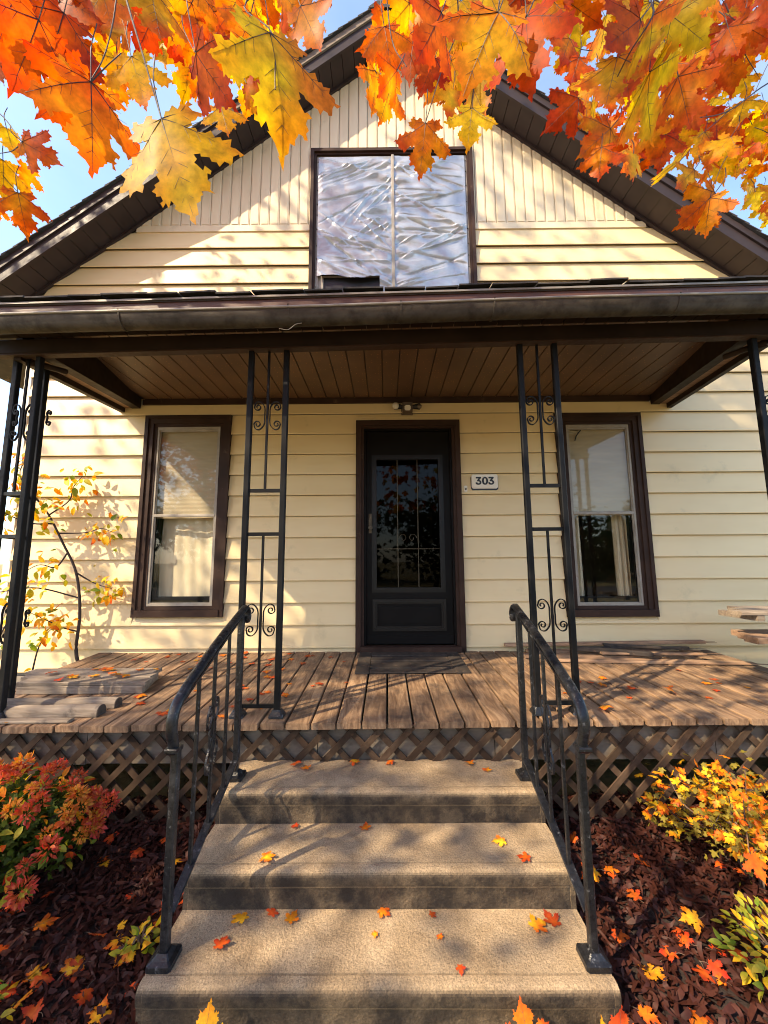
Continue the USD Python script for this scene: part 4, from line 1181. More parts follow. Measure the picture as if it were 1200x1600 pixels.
def timber(xa, xb, y, r, label, tint):
    p = thing('timber', label, 'timber', 'rounded landscape timbers on the left of the deck')
    a = np.linspace(0, math.pi, 9)
    prof_ = [(r * math.cos(q), r * .85 * math.sin(q)) for q in a] + [(-r, -r * .8), (r, -r * .8)]
    prof_ = [(p_[0], p_[1]) for p_ in prof_]
    z0 = dz(xa, y) + r * .82
    path = [(xa + (xb - xa) * t, y + .004 * math.sin(7 * t), dz(xa + (xb - xa) * t, y) + r * .82 + .002 * math.sin(11 * t)) for t in np.linspace(0, 1, 10)]
    part(p, 'log', MB().sweep(prof_, path), 'grey_wood', smooth=50, tint=tint)
    e = np.array(path[0])
    part(p, 'cut_end', MB().sweep([(q[0] * .97, q[1] * .97) for q in prof_], [e + (.004, 0, 0), e + (-.004, 0, 0)]), 'end_grain')


timber(-1.912, -2.62, -1.345, .036, 'rounded grey timber at the front left edge of the deck', .65)
timber(-1.895, -2.66, -1.225, .033, 'rounded grey timber lying just behind the front timber', .45)
plank('loose_board', (-2.02, -1.43, dz(-2, -1.43) + .008), (-2.66, -1.428, dz(-2.6, -1.43) + .008), .05, .014, 'grey_wood', 'thin flat grey board in front of the rounded timbers', tint=.55)

# right: a heap of old boards and laths against the wall
G = 'old boards heaped against the wall on the right'
plank('loose_board', (1.15, -.33, dz(1.2, -.33) + .014), (2.74, -.49, dz(2.7, -.49) + .012), .125, .022, 'brown_wood', 'widest brown board lying flat at the front of the right heap', tint=.75, group=G, taper=.45, splinter=4)
plank('loose_board', (.98, -.22, dz(1, -.22) + .013), (2.10, -.30, dz(2, -.3) + .030), .11, .020, 'brown_wood', 'brown board beneath the dark laths of the heap', tint=.35, group=G, splinter=2)
plank('loose_board', (1.05, -.10, dz(1, -.1) + .020), (2.25, -.16, dz(2.2, -.16) + .022), .10, .022, 'brown_wood', 'brown board against the wall under the longest lath', tint=.25, group=G)
plank('loose_lath', (.86, -.078, .070), (2.66, -.095, .092), .058, .026, 'brown_wood', 'long light lath along the wall on top of the heap', 'lath', tint=.95, group=G, splinter=2)
plank('loose_lath', (1.46, -.20, .066), (2.40, -.25, .072), .036, .024, 'dark_wood', 'uppermost dark lath of the heap pointing right', 'lath', tint=.1, group=G, splinter=2)
plank('loose_lath', (1.40, -.235, .075), (2.0, -.38, .050), .055, .034, 'dark_wood', 'short thick dark lath slanting to the front of the heap', 'lath', tint=.2, group=G, splinter=2)
plank('loose_lath', (1.70, -.19, .092), (2.30, -.30, .078), .044, .020, 'dark_wood', 'dark lath crossing the middle of the heap', 'lath', tint=.5, group=G, splinter=3)
plank('loose_lath', (1.60, -.32, .052), (2.45, -.36, .046), .070, .018, 'brown_wood', 'broken pale-ended lath over the wide front board', 'lath', tint=.7, group=G, splinter=4, taper=.3)
# bench whose left end reaches into the picture
bench = thing('garden_bench', 'weathered wooden bench cut off by the right edge, above the deck corner', 'bench')
for k, (y, tn) in enumerate(((-.86, .9), (-.74, .7), (-.62, .8))):
    part(bench, 'seat_board', MB().sweep(rect(.108, .026, .004), [(2.305 + .10 * k, y, .452), (3.6, y, .445)]), 'grey_wood', tint=tn)
part(bench, 'seat_bearer', MB().box((2.42, -.91, .398), (2.47, -.58, .438)), 'grey_wood', tint=.4)
for k, (y, tn) in enumerate(((-.93, .30), (-.81, .5), (-.69, .4))):
    part(bench, 'shelf_board', MB().sweep(rect(.112, .042, .005), [(2.335 + .06 * k, y, .275), (3.6, y, .275)]), 'brown_wood', tint=tn)
part(bench, 'leg', MB().box((3.02, -.90, -.66), (3.08, -.84, .437)), 'grey_wood', tint=.4)
part(bench, 'leg', MB().box((3.02, -.62, -.66), (3.08, -.56, .437)), 'grey_wood', tint=.4)
part(bench, 'leg', MB().box((3.42, -.90, -.66), (3.48, -.84, .391)), 'grey_wood', tint=.4)
part(bench, 'leg', MB().box((3.42, -.62, -.66), (3.48, -.56, .391)), 'grey_wood', tint=.4)

# ------------------------------------------------------------ leaves
HALF = [(0.03, 0.0), (0.17, -0.09), (0.23, -0.04), (0.37, -0.11), (0.39, -0.01), (0.48, 0.02), (0.38, 0.10), (0.27, 0.15),
        (0.44, 0.22), (0.52, 0.20), (0.54, 0.27), (0.70, 0.30), (0.68, 0.36), (0.82, 0.46), (0.68, 0.49), (0.66, 0.57), (0.55, 0.54), (0.49, 0.60), (0.40, 0.51), (0.24, 0.45),
        (0.25, 0.57), (0.38, 0.63), (0.30, 0.70), (0.33, 0.80), (0.20, 0.78), (0.15, 0.87), (0.09, 0.88), (0.0, 1.06)]
OUT = np.array(HALF + [(-a, b) for a, b in HALF[::-1][1:]])
OUT = OUT * (.78, 1)


def toothed(o):
    # a small notch and tooth on every longer edge of the outline
    res = []
    n = len(o)
    for i in range(n):
        a, b = o[i], o[(i + 1) % n]
        res.append(a)
        ln = np.linalg.norm(b - a)
        if ln > .085:
            nr = np.array([(b - a)[1], -(b - a)[0]]) / ln
            if np.dot(nr, (a + b) / 2 - (0, .35)) < 0:
                nr = -nr
            res += [a * .55 + b * .45 - nr * .012, a * .42 + b * .58 + nr * .016]
    return np.array(res)


OUT = toothed(OUT)
LOBES = [(0.0, 1.0), (.60, .455), (-.60, .455), (.35, .015), (-.35, .015)]


def triangulated(outline, step, r):
    pg = Polygon(outline).buffer(0)
    ring = np.array(shapely.segmentize(pg, .12).exterior.coords)[:-1]
    x0, y0, x1, y1 = pg.bounds
    X, Y = np.meshgrid(np.arange(x0, x1, step), np.arange(y0, y1, step))
    P = np.c_[X.ravel(), Y.ravel()] + r.uniform(-.15, .15, (X.size, 2)) * step
    ins = shapely.contains_xy(pg.buffer(-step * .35), P[:, 0], P[:, 1])
    P = np.vstack([ring, P[ins]])
    tr = Delaunay(P).simplices
    c = P[tr].mean(1)
    tr = tr[shapely.contains_xy(pg, c[:, 0], c[:, 1])]
    a, b, d = P[tr[:, 0]], P[tr[:, 1]], P[tr[:, 2]]
    flip = ((b - a)[:, 0] * (d - a)[:, 1] - (b - a)[:, 1] * (d - a)[:, 0]) < 0
    tr[flip] = tr[flip][:, ::-1]
    return P, tr


lr = np.random.default_rng(77)
FINE = [triangulated(OUT * (1 + lr.uniform(-.03, .03, OUT.shape)), .085, lr) for _ in range(5)]
COARSE = [triangulated(OUT * (1 + lr.uniform(-.03, .03, OUT.shape)), .3, lr) for _ in range(4)]


def seg_dist(P, a, b):
    a, b = np.asarray(a), np.asarray(b)
    t = np.clip(((P - a) @ (b - a)) / np.dot(b - a, b - a), 0, 1)
    return np.linalg.norm(P - (a + t[:, None] * (b - a)), axis=1)


def curled(P, q):
    """height of the blade over its flat outline; q holds this leaf's bends"""
    d = np.min([seg_dist(P, (0, 0), l) for l in LOBES], axis=0)
    rr = np.hypot(P[:, 0], P[:, 1] - .25)
    z = q[0] * P[:, 0] ** 2 + q[1] * (P[:, 1] - .2) ** 2 + q[2] * P[:, 0] * P[:, 1] + .55 * d * q[3] + q[4] * .05 * np.sin(9 * P[:, 0] + q[5]) * rr + q[4] * .04 * np.sin(11 * P[:, 1] + q[6]) * rr
    return z


PIG = [  # centre, lobes, tips
    [(0.80, 0.50, 0.020), (0.82, 0.36, 0.014), (0.70, 0.12, 0.012)],      # yellow-orange
    [(0.82, 0.32, 0.014), (0.76, 0.18, 0.012), (0.62, 0.075, 0.012)],      # orange
    [(0.66, 0.13, 0.012), (0.58, 0.065, 0.014), (0.46, 0.035, 0.016)],     # red
    [(0.56, 0.13, 0.014), (0.50, 0.075, 0.014), (0.40, 0.038, 0.016)],    # deep red-brown
    [(0.56, 0.36, 0.018), (0.56, 0.25, 0.015), (0.56, 0.10, 0.014)],       # olive
    [(0.84, 0.60, 0.030), (0.84, 0.52, 0.022), (0.76, 0.30, 0.016)],       # yellow
    [(0.30, 0.34, 0.035), (0.36, 0.36, 0.035), (0.46, 0.34, 0.04)],        # green-yellow
    [(0.12, 0.20, 0.022), (0.16, 0.23, 0.025), (0.24, 0.26, 0.03)],        # green
]


def pigment(P, cls, r):
    c = np.array(PIG[cls])
    n = meshkit.fbm(np.c_[P * 2.6, np.full(len(P), r.uniform(0, 90))], 3, 2)
    t = np.clip(np.hypot(P[:, 0], P[:, 1] - .3) * 1.15 + (n - .5) * 1.5 + r.uniform(-.15, .15), 0, 1)[:, None]
    col = np.where(t < .5, c[0] * (1 - t * 2) + c[1] * t * 2, c[1] * (2 - t * 2) + c[2] * (t * 2 - 1))
    if cls in (0, 1, 5) and r.uniform() < .45:      # one flank flushed red
        s = np.clip((P[:, 0] * r.choice([-1, 1]) + .15 + (n - .5) * .9) * 1.6, 0, .75)[:, None]
        col = col * (1 - s) + np.array(PIG[2][1]) * s
    if cls == 4 and r.uniform() < .6:
        s = np.clip((n - .45) * 4, 0, .8)[:, None]
        col = col * (1 - s) + np.array(PIG[2][0]) * s
    return col * r.uniform(.85, 1.12)


def veins(q):
    m = MB()
    def strip(a, b, w0, w1, n=5):
        pts = np.array([np.asarray(a) * (1 - t) + np.asarray(b) * t for t in np.linspace(0, 1, n)])
        zz = curled(pts, q)
        m.tube(np.c_[pts, zz], np.linspace(w0, w1, n), 3, (0, 0, 1))
    for k, l in enumerate(LOBES):
        l = np.array(l)
        strip((0, 0), l * .97, .0075 if k < 3 else .0055, .0022, 7)
        d = l / np.linalg.norm(l); nrm = np.array([-d[1], d[0]])
        for f in ((.3, .45, .6, .75) if k < 3 else (.5,)):
            for s in (-1, 1):
                a = l * f
                strip(a, a + (d * .75 + nrm * s * .75) * (.20 if k == 0 else .15) * (1.15 - f), .0030, .0014, 3)
    return m


def basis_xf(base, ax, nrm, size):
    y = unit(ax); z = unit(np.asarray(nrm) - y * np.dot(nrm, y)); x = np.cross(y, z)
    return [[*(x * size), 0], [*(y * size), 0], [*(z * size), 0], [*base, 1]]


def bends(r, strong=1.0):
    return np.array([r.normal(-.10, .22), r.normal(-.10, .18), r.normal(0, .15), r.uniform(-.35, .25), r.uniform(.3, 1.2), r.uniform(0, 6), r.uniform(0, 6)]) * np.array([strong] * 5 + [1, 1])


# ------------------------------------------------------------ the maple whose branches hang into the picture
tree = thing('maple_tree', 'autumn maple with orange, red and yellow leaves hanging over the scene', 'tree')
HL = [(-.581,-3.199,1.551,.303,.054,-.952,-.040,-.997,-.069,.171,0),
(-.740,-3.156,1.686,-.052,.217,-.975,.748,-.638,-.182,.148,1),
(-.411,-3.199,1.717,.164,.192,-.968,.581,-.811,-.062,.180,5),
(-.590,-3.103,1.829,.562,.205,-.801,-.561,-.617,-.552,.119,3),
(-.813,-2.977,2.018,.250,.204,-.947,.180,-.970,-.162,.124,0),
(-.740,-3.156,1.686,-.860,.110,-.498,.407,-.438,-.801,.117,2),
(-.940,-3.071,1.965,-.382,.133,-.914,.843,-.355,-.404,.162,2),
(-.928,-3.032,2.049,-.292,.116,-.949,.615,-.737,-.280,.143,3),
(-.993,-3.077,2.005,-.376,.160,-.913,.713,-.580,-.395,.123,2),
(-.952,-2.984,2.068,-.328,.299,-.896,.321,-.857,-.404,.128,2),
(-.676,-3.119,1.956,.172,.104,-.980,.647,-.762,.033,.113,4),
(-.879,-2.996,2.164,.195,.371,-.908,.059,-.928,-.367,.104,4),
(-1.116,-2.910,1.875,.879,.211,-.428,.081,-.950,-.303,.092,1),
(-1.176,-2.850,1.800,.083,.268,-.960,.604,-.780,-.165,.099,1),
(-1.205,-2.871,1.966,.299,.078,-.951,.865,-.443,.236,.091,0),
(-1.214,-2.861,1.883,.030,.131,-.991,.869,-.494,-.039,.105,0),
(-1.193,-2.814,1.914,-.333,.119,-.935,.770,-.537,-.343,.068,1),
(-1.223,-2.846,1.767,-.341,.086,-.936,.747,-.579,-.326,.044,1),
(-.670,-2.992,2.141,-.659,.268,-.702,.363,-.705,-.609,.100,0),
(-.623,-2.948,2.197,-.231,.177,-.957,.105,-.973,-.205,.105,0),
(-.606,-2.898,2.202,.422,.290,-.859,-.163,-.908,-.386,.070,5),
(-.662,-2.890,2.136,-.570,.132,-.811,.583,-.630,-.512,.105,1),
(-.625,-2.918,1.961,.264,-.031,-.964,.081,-.995,.054,.091,0),
(-.561,-2.925,2.016,.559,.144,-.817,-.355,-.848,-.393,.064,1),
(-.497,-3.071,1.976,-.362,.166,-.917,.544,-.762,-.352,.089,1),
(-.383,-3.113,1.917,.438,.165,-.884,-.365,-.865,-.343,.100,1),
(-.446,-3.036,2.103,.495,.167,-.853,-.625,-.613,-.483,.092,1),
(-.194,-3.054,1.855,-.539,.013,-.842,.729,-.493,-.475,.076,1),
(-.135,-3.040,1.746,-.114,.297,-.948,.003,-.954,-.299,.099,1),
(-.026,-3.000,1.836,-.128,.092,-.988,-.091,-.993,-.080,.093,5),
(-.050,-2.920,1.997,-.193,.175,-.966,.378,-.895,-.237,.075,0),
(-.010,-3.151,1.837,-.424,.052,-.904,-.037,-.999,-.040,.158,0),
(.046,-3.133,1.854,.030,.097,-.995,-.547,-.831,-.097,.146,2),
(-.108,-3.110,1.903,-.382,-.021,-.924,.650,-.717,-.252,.125,3),
(-.220,-3.024,2.017,.201,.228,-.953,.028,-.973,-.227,.098,1),
(-.153,-2.976,2.041,-.104,.021,-.994,-.133,-.991,-.007,.088,3),
(-.166,-3.079,2.053,-.357,-.039,-.933,.161,-.987,-.021,.070,2),
(-.160,-2.989,2.138,-.724,.212,-.657,.431,-.605,-.670,.093,0),
(-.050,-3.030,2.072,-.267,.219,-.938,-.148,-.972,-.185,.100,0),
(-.006,-3.074,2.026,.481,.231,-.846,-.514,-.707,-.486,.113,5),
(.135,-3.031,2.085,-.179,.183,-.967,-.198,-.969,-.147,.112,1),
(-.094,-2.930,2.076,-.395,.193,-.898,.034,-.974,-.225,.100,2),
(-.045,-2.887,2.132,.369,.154,-.917,-.884,-.246,-.397,.092,0),
(-.203,-2.966,1.959,-.235,.170,-.957,.673,-.682,-.286,.096,0),
(-.018,-2.964,1.951,.425,.138,-.895,-.637,-.656,-.404,.096,4),
(.241,-3.182,1.768,-.081,.134,-.988,-.962,-.269,.042,.097,4),
(.249,-3.153,1.698,-.083,.129,-.988,-.993,-.091,.072,.125,4),
(.235,-3.097,1.814,-.251,.089,-.964,-.423,-.906,.026,.106,4),
(.280,-3.106,1.888,-.732,-.035,-.681,.304,-.910,-.281,.112,3),
(.305,-3.148,1.824,.550,-.096,-.830,-.694,-.605,-.390,.092,4),
(.339,-2.801,2.268,-.294,.119,-.949,-.156,-.985,-.075,.093,2),
(.312,-2.808,2.323,-.322,.011,-.947,.226,-.970,-.088,.095,1),
(.330,-2.881,2.105,-.365,-.048,-.930,-.457,-.861,.224,.092,0),
(.311,-2.949,1.845,-.751,.093,-.654,.193,-.916,-.352,.098,0),
(.288,-2.944,1.800,-.092,.137,-.986,-.368,-.925,-.094,.080,1),
(.363,-2.941,1.785,-.163,-.024,-.986,.370,-.928,-.038,.068,0),
(.392,-3.049,1.838,.224,.117,-.968,-.863,-.437,-.252,.107,1),
(.452,-2.997,1.830,.238,-.069,-.969,-.461,-.886,-.050,.061,2),
(.475,-2.903,1.884,-.144,.215,-.966,-.411,-.901,-.139,.086,2),
(.641,-2.840,1.789,-.709,.156,-.688,.126,-.932,-.341,.112,1),
(.627,-2.838,1.773,-.187,.085,-.979,-.796,-.596,.100,.101,1),
(.667,-2.759,1.948,-.700,-.013,-.714,.149,-.981,-.128,.088,0),
(.635,-2.789,1.785,-.661,.074,-.747,.154,-.961,-.231,.072,2),
(.428,-2.905,1.900,.331,.084,-.940,-.678,-.672,-.299,.083,1),
(.311,-3.011,1.936,.063,.048,-.997,-.728,-.681,-.079,.090,3),
(-1.376,-2.748,2.612,.185,-.031,-.982,.681,-.716,.151,.170,2),
(-1.318,-2.737,2.590,.804,.099,-.587,-.188,-.893,-.408,.162,2),
(-.963,-2.988,2.168,-.788,.091,-.609,.423,-.640,-.642,.140,3),
(-1.217,-2.952,2.114,.668,.070,-.741,-.348,-.851,-.394,.132,3),
(-1.221,-2.955,2.303,.843,.007,-.538,-.344,-.761,-.549,.145,2),
(-1.001,-2.949,2.343,-.687,.224,-.692,.336,-.746,-.575,.108,1),
(-1.367,-2.667,2.708,-.064,.046,-.997,.972,-.225,-.072,.187,2),
(-.976,-3.015,2.164,.771,.135,-.623,-.260,-.826,-.500,.115,3),
(-1.322,-2.713,2.728,.233,.131,-.964,.970,.035,.239,.202,1),
(-.969,-3.006,2.124,.259,.133,-.957,-.179,-.967,-.182,.128,1),
(-1.242,-2.934,2.304,.371,.100,-.923,.363,-.931,.045,.098,2),
(-1.165,-2.907,2.414,-.331,.021,-.943,-.234,-.970,.061,.134,2),
(-1.157,-2.948,2.139,-.145,.110,-.983,.759,-.626,-.181,.099,2),
(-1.229,-2.843,2.406,.410,.031,-.912,.790,-.511,.338,.144,3),
(-1.279,-2.879,2.453,.620,.220,-.753,.438,-.894,.100,.124,2),
(-1.202,-2.961,2.256,-.855,.056,-.516,.519,.068,-.852,.118,2),
(-1.324,-2.739,2.709,-.413,-.023,-.910,.527,-.821,-.219,.186,2),
(-1.384,-2.823,2.411,-.755,.053,-.653,.459,-.669,-.585,.175,2),
(-1.061,-2.698,2.745,-.089,-.022,-.996,.666,-.745,-.043,.128,1),
(-1.034,-2.769,2.532,.295,.200,-.934,.640,.685,.349,.146,1),
(-.536,-2.994,2.194,-.534,.073,-.842,.592,-.680,-.434,.130,0),
(-1.102,-2.802,2.540,-.000,.106,-.994,.918,-.395,-.043,.100,1),
(-.603,-2.898,2.291,-.125,-.150,-.981,.454,-.888,.078,.144,4),
(-.858,-2.828,2.436,-.452,.127,-.883,.611,-.677,-.410,.164,2),
(-.901,-2.722,2.712,-.455,-.079,-.887,-.015,-.995,.096,.138,2),
(-.759,-2.884,2.455,-.573,.122,-.810,.583,-.634,-.508,.112,2),
(-.659,-2.986,2.187,-.079,.171,-.982,.449,-.874,-.188,.119,1),
(-.558,-2.799,2.554,-.870,.055,-.491,.440,.537,-.720,.121,5),
(-.538,-2.991,2.208,.981,-.011,-.195,-.153,-.662,-.734,.118,1),
(-.757,-2.850,2.464,-.684,.088,-.724,.728,.022,-.685,.097,1),
(-.987,-2.671,2.787,-.544,.019,-.839,-.445,-.854,.269,.159,5),
(-.951,-2.790,2.483,.722,.137,-.678,-.467,-.627,-.624,.121,4),
(-.493,-2.954,2.253,-.464,.127,-.877,.834,-.272,-.480,.134,0),
(-.508,-2.949,2.314,.205,.126,-.971,-.914,.380,-.143,.081,1),
(-.506,-2.912,2.339,.996,.010,.094,.070,-.737,-.673,.129,1),
(-.882,-2.683,2.708,.554,.259,-.791,.151,-.966,-.210,.155,4),
(-.958,-2.957,2.270,.202,.221,-.954,-.038,-.972,-.233,.111,1),
(-.744,-2.846,2.375,-.249,-.066,-.966,.891,-.407,-.201,.164,2),
(-.573,-2.704,2.798,-.036,-.024,-.999,.528,-.849,.002,.113,2),
(-.758,-2.759,2.681,.331,.024,-.943,-.821,.500,-.275,.176,0),
(-1.148,-2.702,2.790,.424,.031,-.905,-.457,-.855,-.244,.140,1),
(-.821,-2.749,2.630,-.255,-.162,-.953,.647,-.761,-.044,.145,4),
(-.700,-2.981,2.279,-.111,.086,-.990,.827,.560,-.044,.078,4),
(-1.027,-2.781,2.616,.525,.129,-.842,-.150,-.959,-.240,.167,0),
(-.635,-2.625,2.704,.590,.123,-.798,-.790,-.118,-.602,.111,1),
(-.921,-2.730,2.507,.130,-.038,-.991,-.330,-.944,-.007,.137,5),
(-.640,-2.841,2.251,-.312,-.054,-.948,.678,-.712,-.183,.100,5),
(-.552,-2.797,2.352,-.546,.362,-.756,.439,-.644,-.626,.151,5),
(-1.040,-2.742,2.376,.066,.066,-.996,.841,-.541,.020,.141,0),
(-1.106,-2.655,2.576,-.900,.058,-.432,.435,.191,-.880,.136,1),
(-.567,-2.746,2.449,.583,.073,-.809,-.609,-.620,-.495,.097,5),
(-.870,-2.637,2.555,-.217,.109,-.970,.539,-.815,-.212,.159,0),
(-.680,-2.622,2.514,.059,.175,-.983,.925,-.379,-.012,.152,0),
(-.550,-2.830,2.376,.404,.115,-.908,.107,-.991,-.078,.123,5),
(-.652,-2.667,2.525,.621,.200,-.757,-.265,-.856,-.444,.104,0),
(-.751,-2.710,2.527,.831,.071,-.552,-.484,-.398,-.779,.168,5),
(.264,-2.806,2.574,.233,.083,-.969,.619,-.781,.082,.163,1),
(-.166,-2.605,2.664,.035,-.194,-.980,.178,-.964,.197,.193,0),
(.055,-2.606,2.755,-.643,.052,-.764,.615,-.560,-.555,.151,0),
(-.126,-2.979,2.276,-.980,-.019,.198,-.196,-.054,-.979,.075,2),
(-.056,-2.650,2.735,-.281,.102,-.954,.020,-.993,-.112,.178,1),
(-.161,-2.716,2.629,.595,.250,-.763,-.624,-.454,-.636,.117,3),
(.219,-2.800,2.513,-.947,-.033,-.319,.291,-.506,-.812,.104,3),
(.159,-2.942,2.195,.761,.168,-.627,-.517,-.426,-.742,.086,1),
(.015,-2.665,2.891,.557,.089,-.826,-.815,-.133,-.564,.147,1),
(-.135,-2.807,2.437,.033,.176,-.984,-.562,-.811,-.164,.111,1),
(.057,-2.635,2.697,.714,.062,-.697,-.080,-.982,-.170,.183,1),
(.140,-2.902,2.312,-.738,.066,-.672,.084,-.979,-.188,.145,3),
(-.087,-2.736,2.512,.336,.198,-.921,-.494,-.796,-.351,.141,0),
(.163,-2.871,2.348,-.310,.143,-.940,-.944,-.165,.287,.145,3),
(.145,-2.760,2.646,-.927,-.034,-.373,-.073,.993,.093,.154,1),
(-.125,-2.604,2.994,.397,.114,-.911,.819,.404,.407,.183,3),
(-.046,-2.597,2.971,-.390,.031,-.920,.426,-.880,-.210,.164,3),
(.261,-2.807,2.455,.542,-.035,-.840,-.309,-.938,-.160,.091,3),
(.365,-2.602,3.009,-.841,.054,-.538,.417,-.569,-.709,.130,1),
(-.092,-2.605,2.731,-.819,.059,-.570,.545,-.228,-.807,.130,1),
(-.094,-2.706,2.592,-.378,.204,-.903,-.097,-.979,-.180,.158,0),
(.153,-2.936,2.359,-.303,.058,-.951,-.262,-.965,.024,.080,1),
(-.037,-2.791,2.275,-.446,.110,-.888,.467,-.818,-.335,.134,0),
(-.171,-2.808,2.330,-.905,-.103,-.413,.362,-.696,-.620,.129,1),
(.043,-2.826,2.284,.095,-.000,-.995,.461,-.886,.044,.099,0),
(.116,-2.578,2.683,-.591,-.033,-.806,.581,-.711,-.397,.125,3),
(-.025,-2.800,2.312,.125,.126,-.984,-.308,-.938,-.159,.124,5),
(.089,-2.602,2.622,-.047,-.080,-.996,-.714,-.694,.090,.133,5),
(-.021,-2.886,2.207,.953,-.023,-.302,-.251,-.617,-.746,.095,0),
(-.198,-2.633,2.619,-.464,.082,-.882,.802,-.383,-.458,.148,0),
(-.244,-2.791,2.248,-.041,.150,-.988,.783,-.609,-.125,.122,0),
(.085,-2.585,2.610,-.590,.244,-.770,.128,-.913,-.387,.159,0),
(.093,-2.563,2.649,.149,.055,-.987,-.189,-.979,-.083,.126,5),
(-.067,-2.712,2.456,-.924,.079,-.373,.219,-.692,-.688,.103,5),
(-.055,-2.804,2.313,-.444,.064,-.894,-.428,-.892,.149,.127,0),
(.059,-2.854,2.262,-.692,.107,-.714,.624,.587,-.516,.125,3),
(.707,-2.892,2.229,.914,.087,-.396,-.175,-.797,-.578,.096,2),
(.888,-2.364,3.296,.034,.094,-.995,-.539,-.837,-.097,.123,5),
(.364,-2.983,2.156,-.474,-.092,-.876,.254,-.966,-.036,.059,0),
(.344,-2.752,2.552,.817,.087,-.571,-.541,-.228,-.809,.140,3),
(1.242,-2.424,3.225,.309,.107,-.945,-.822,-.470,-.322,.171,3),
(.947,-2.757,2.524,-.126,.010,-.992,-.881,-.461,.108,.107,0),
(.935,-2.330,3.223,-.332,.090,-.939,-.635,-.757,.152,.129,3),
(.845,-2.644,2.616,-.872,-.020,-.489,.332,-.757,-.562,.111,2),
(.652,-2.916,2.177,.224,.030,-.974,-.618,-.768,-.166,.082,3),
(.590,-2.576,2.757,.550,.151,-.821,-.552,.804,-.222,.116,0),
(.892,-2.728,2.514,-.610,.101,-.786,-.339,-.930,.144,.135,3),
(.630,-2.642,2.854,-.059,.143,-.988,-.673,-.736,-.066,.119,0),
(.986,-2.753,2.665,-.250,.185,-.950,.373,-.887,-.271,.080,5),
(.738,-2.941,2.231,.039,.200,-.979,-.544,-.817,-.189,.088,3),
(.638,-2.902,2.307,-.332,.033,-.943,-.098,-.995,-.001,.098,1),
(.692,-2.363,3.401,.392,.130,-.911,-.487,-.811,-.325,.195,1),
(.514,-2.967,2.192,-.403,.070,-.913,.235,-.956,-.177,.101,0),
(.403,-2.883,2.297,.828,.050,-.558,-.556,-.054,-.829,.077,5),
(.910,-2.582,2.802,-.856,.083,-.510,.514,.032,-.857,.114,0),
(.970,-2.438,3.087,-.283,.042,-.958,-.452,-.887,.094,.147,3),
(.905,-2.687,2.612,.475,.102,-.874,-.164,-.966,-.201,.107,0),
(.821,-2.748,2.584,-.917,.036,-.396,.388,-.144,-.910,.093,0),
(.536,-2.501,2.990,.578,.108,-.809,-.795,-.152,-.588,.110,0),
(.772,-2.909,2.288,.218,.046,-.975,-.303,-.946,-.113,.094,0),
(.929,-2.799,2.427,-.792,-.051,-.609,.255,-.933,-.254,.080,0),
(.756,-2.508,2.916,-.904,.035,-.425,.414,-.173,-.894,.143,2),
(.841,-2.604,2.671,.815,-.031,-.578,-.487,-.576,-.657,.115,0),
(.949,-2.644,2.579,.147,.274,-.950,-.599,-.740,-.306,.159,3),
(.531,-2.734,2.719,-.338,.056,-.940,-.465,-.878,.115,.126,1),
(.544,-2.637,2.696,-.173,.126,-.977,-.971,-.190,.147,.159,5),
(.828,-2.346,3.166,-.156,.117,-.981,-.716,-.697,.031,.120,0),
(.826,-2.485,3.007,-.404,.379,-.832,-.283,-.917,-.281,.185,5),
(1.329,-2.281,2.990,-.970,.020,-.242,.155,-.714,-.682,.157,1),
(1.010,-2.660,2.187,.961,.001,-.278,-.258,-.364,-.895,.078,0),
(.870,-2.220,3.145,.221,.091,-.971,-.770,-.595,-.231,.109,0),
(1.257,-2.381,2.812,.488,.309,-.816,-.333,-.799,-.501,.090,0),
(1.346,-2.218,3.092,-.978,.168,-.126,.090,-.206,-.974,.169,0),
(.851,-2.409,2.733,-.969,.059,-.241,.168,-.559,-.812,.143,5),
(1.218,-2.098,3.497,.559,.147,-.816,-.308,-.877,-.369,.132,5),
(1.263,-2.339,2.903,.350,.100,-.931,-.913,-.186,-.363,.112,5),
(1.100,-2.396,2.442,.059,.096,-.994,-.948,-.306,-.085,.134,0),
(1.271,-2.376,2.501,.213,.004,-.977,-.855,-.484,-.189,.104,5),
(.456,-2.753,2.215,-.115,-.042,-.992,-.228,-.971,.067,.066,1),
(1.133,-2.100,2.784,-.975,.004,.223,-.215,-.277,-.936,.158,2),
(.769,-2.540,2.735,.712,.103,-.695,-.530,-.570,-.628,.150,1),
(1.432,-2.272,3.178,.850,-.010,-.526,-.501,-.318,-.805,.163,1),
(.675,-2.704,2.155,.421,.129,-.898,-.523,-.775,-.356,.093,0),
(.995,-2.485,2.714,-.532,-.023,-.847,-.170,-.976,.134,.090,1),
(.701,-2.363,3.064,.043,.126,-.991,-.963,-.258,-.075,.109,5),
(1.151,-2.056,3.434,-.148,.107,-.983,-.975,-.182,.127,.142,1),
(1.623,-2.105,3.008,-.301,.138,-.944,-.737,-.661,.139,.143,1),
(1.141,-2.406,2.753,-.639,.060,-.767,-.428,-.856,.290,.104,0),
(.825,-2.246,3.256,-.533,.130,-.836,-.371,-.924,.093,.137,0),
(.977,-2.075,2.873,-.371,.102,-.923,-.689,-.696,.201,.132,0),
(1.117,-2.478,2.733,.231,.276,-.933,-.919,.377,-.116,.090,5),
(.369,-2.764,2.354,-.857,.013,.516,-.414,-.616,-.671,.102,5),
(.823,-2.033,3.281,-.861,-.052,-.506,.501,-.258,-.826,.140,0),
(.996,-2.738,2.288,.015,.098,-.995,-.920,-.388,-.052,.106,0),
(.768,-2.693,2.530,.350,.223,-.910,-.410,-.837,-.363,.120,5),
(1.076,-2.422,2.938,.326,.164,-.931,-.900,-.248,-.358,.116,1),
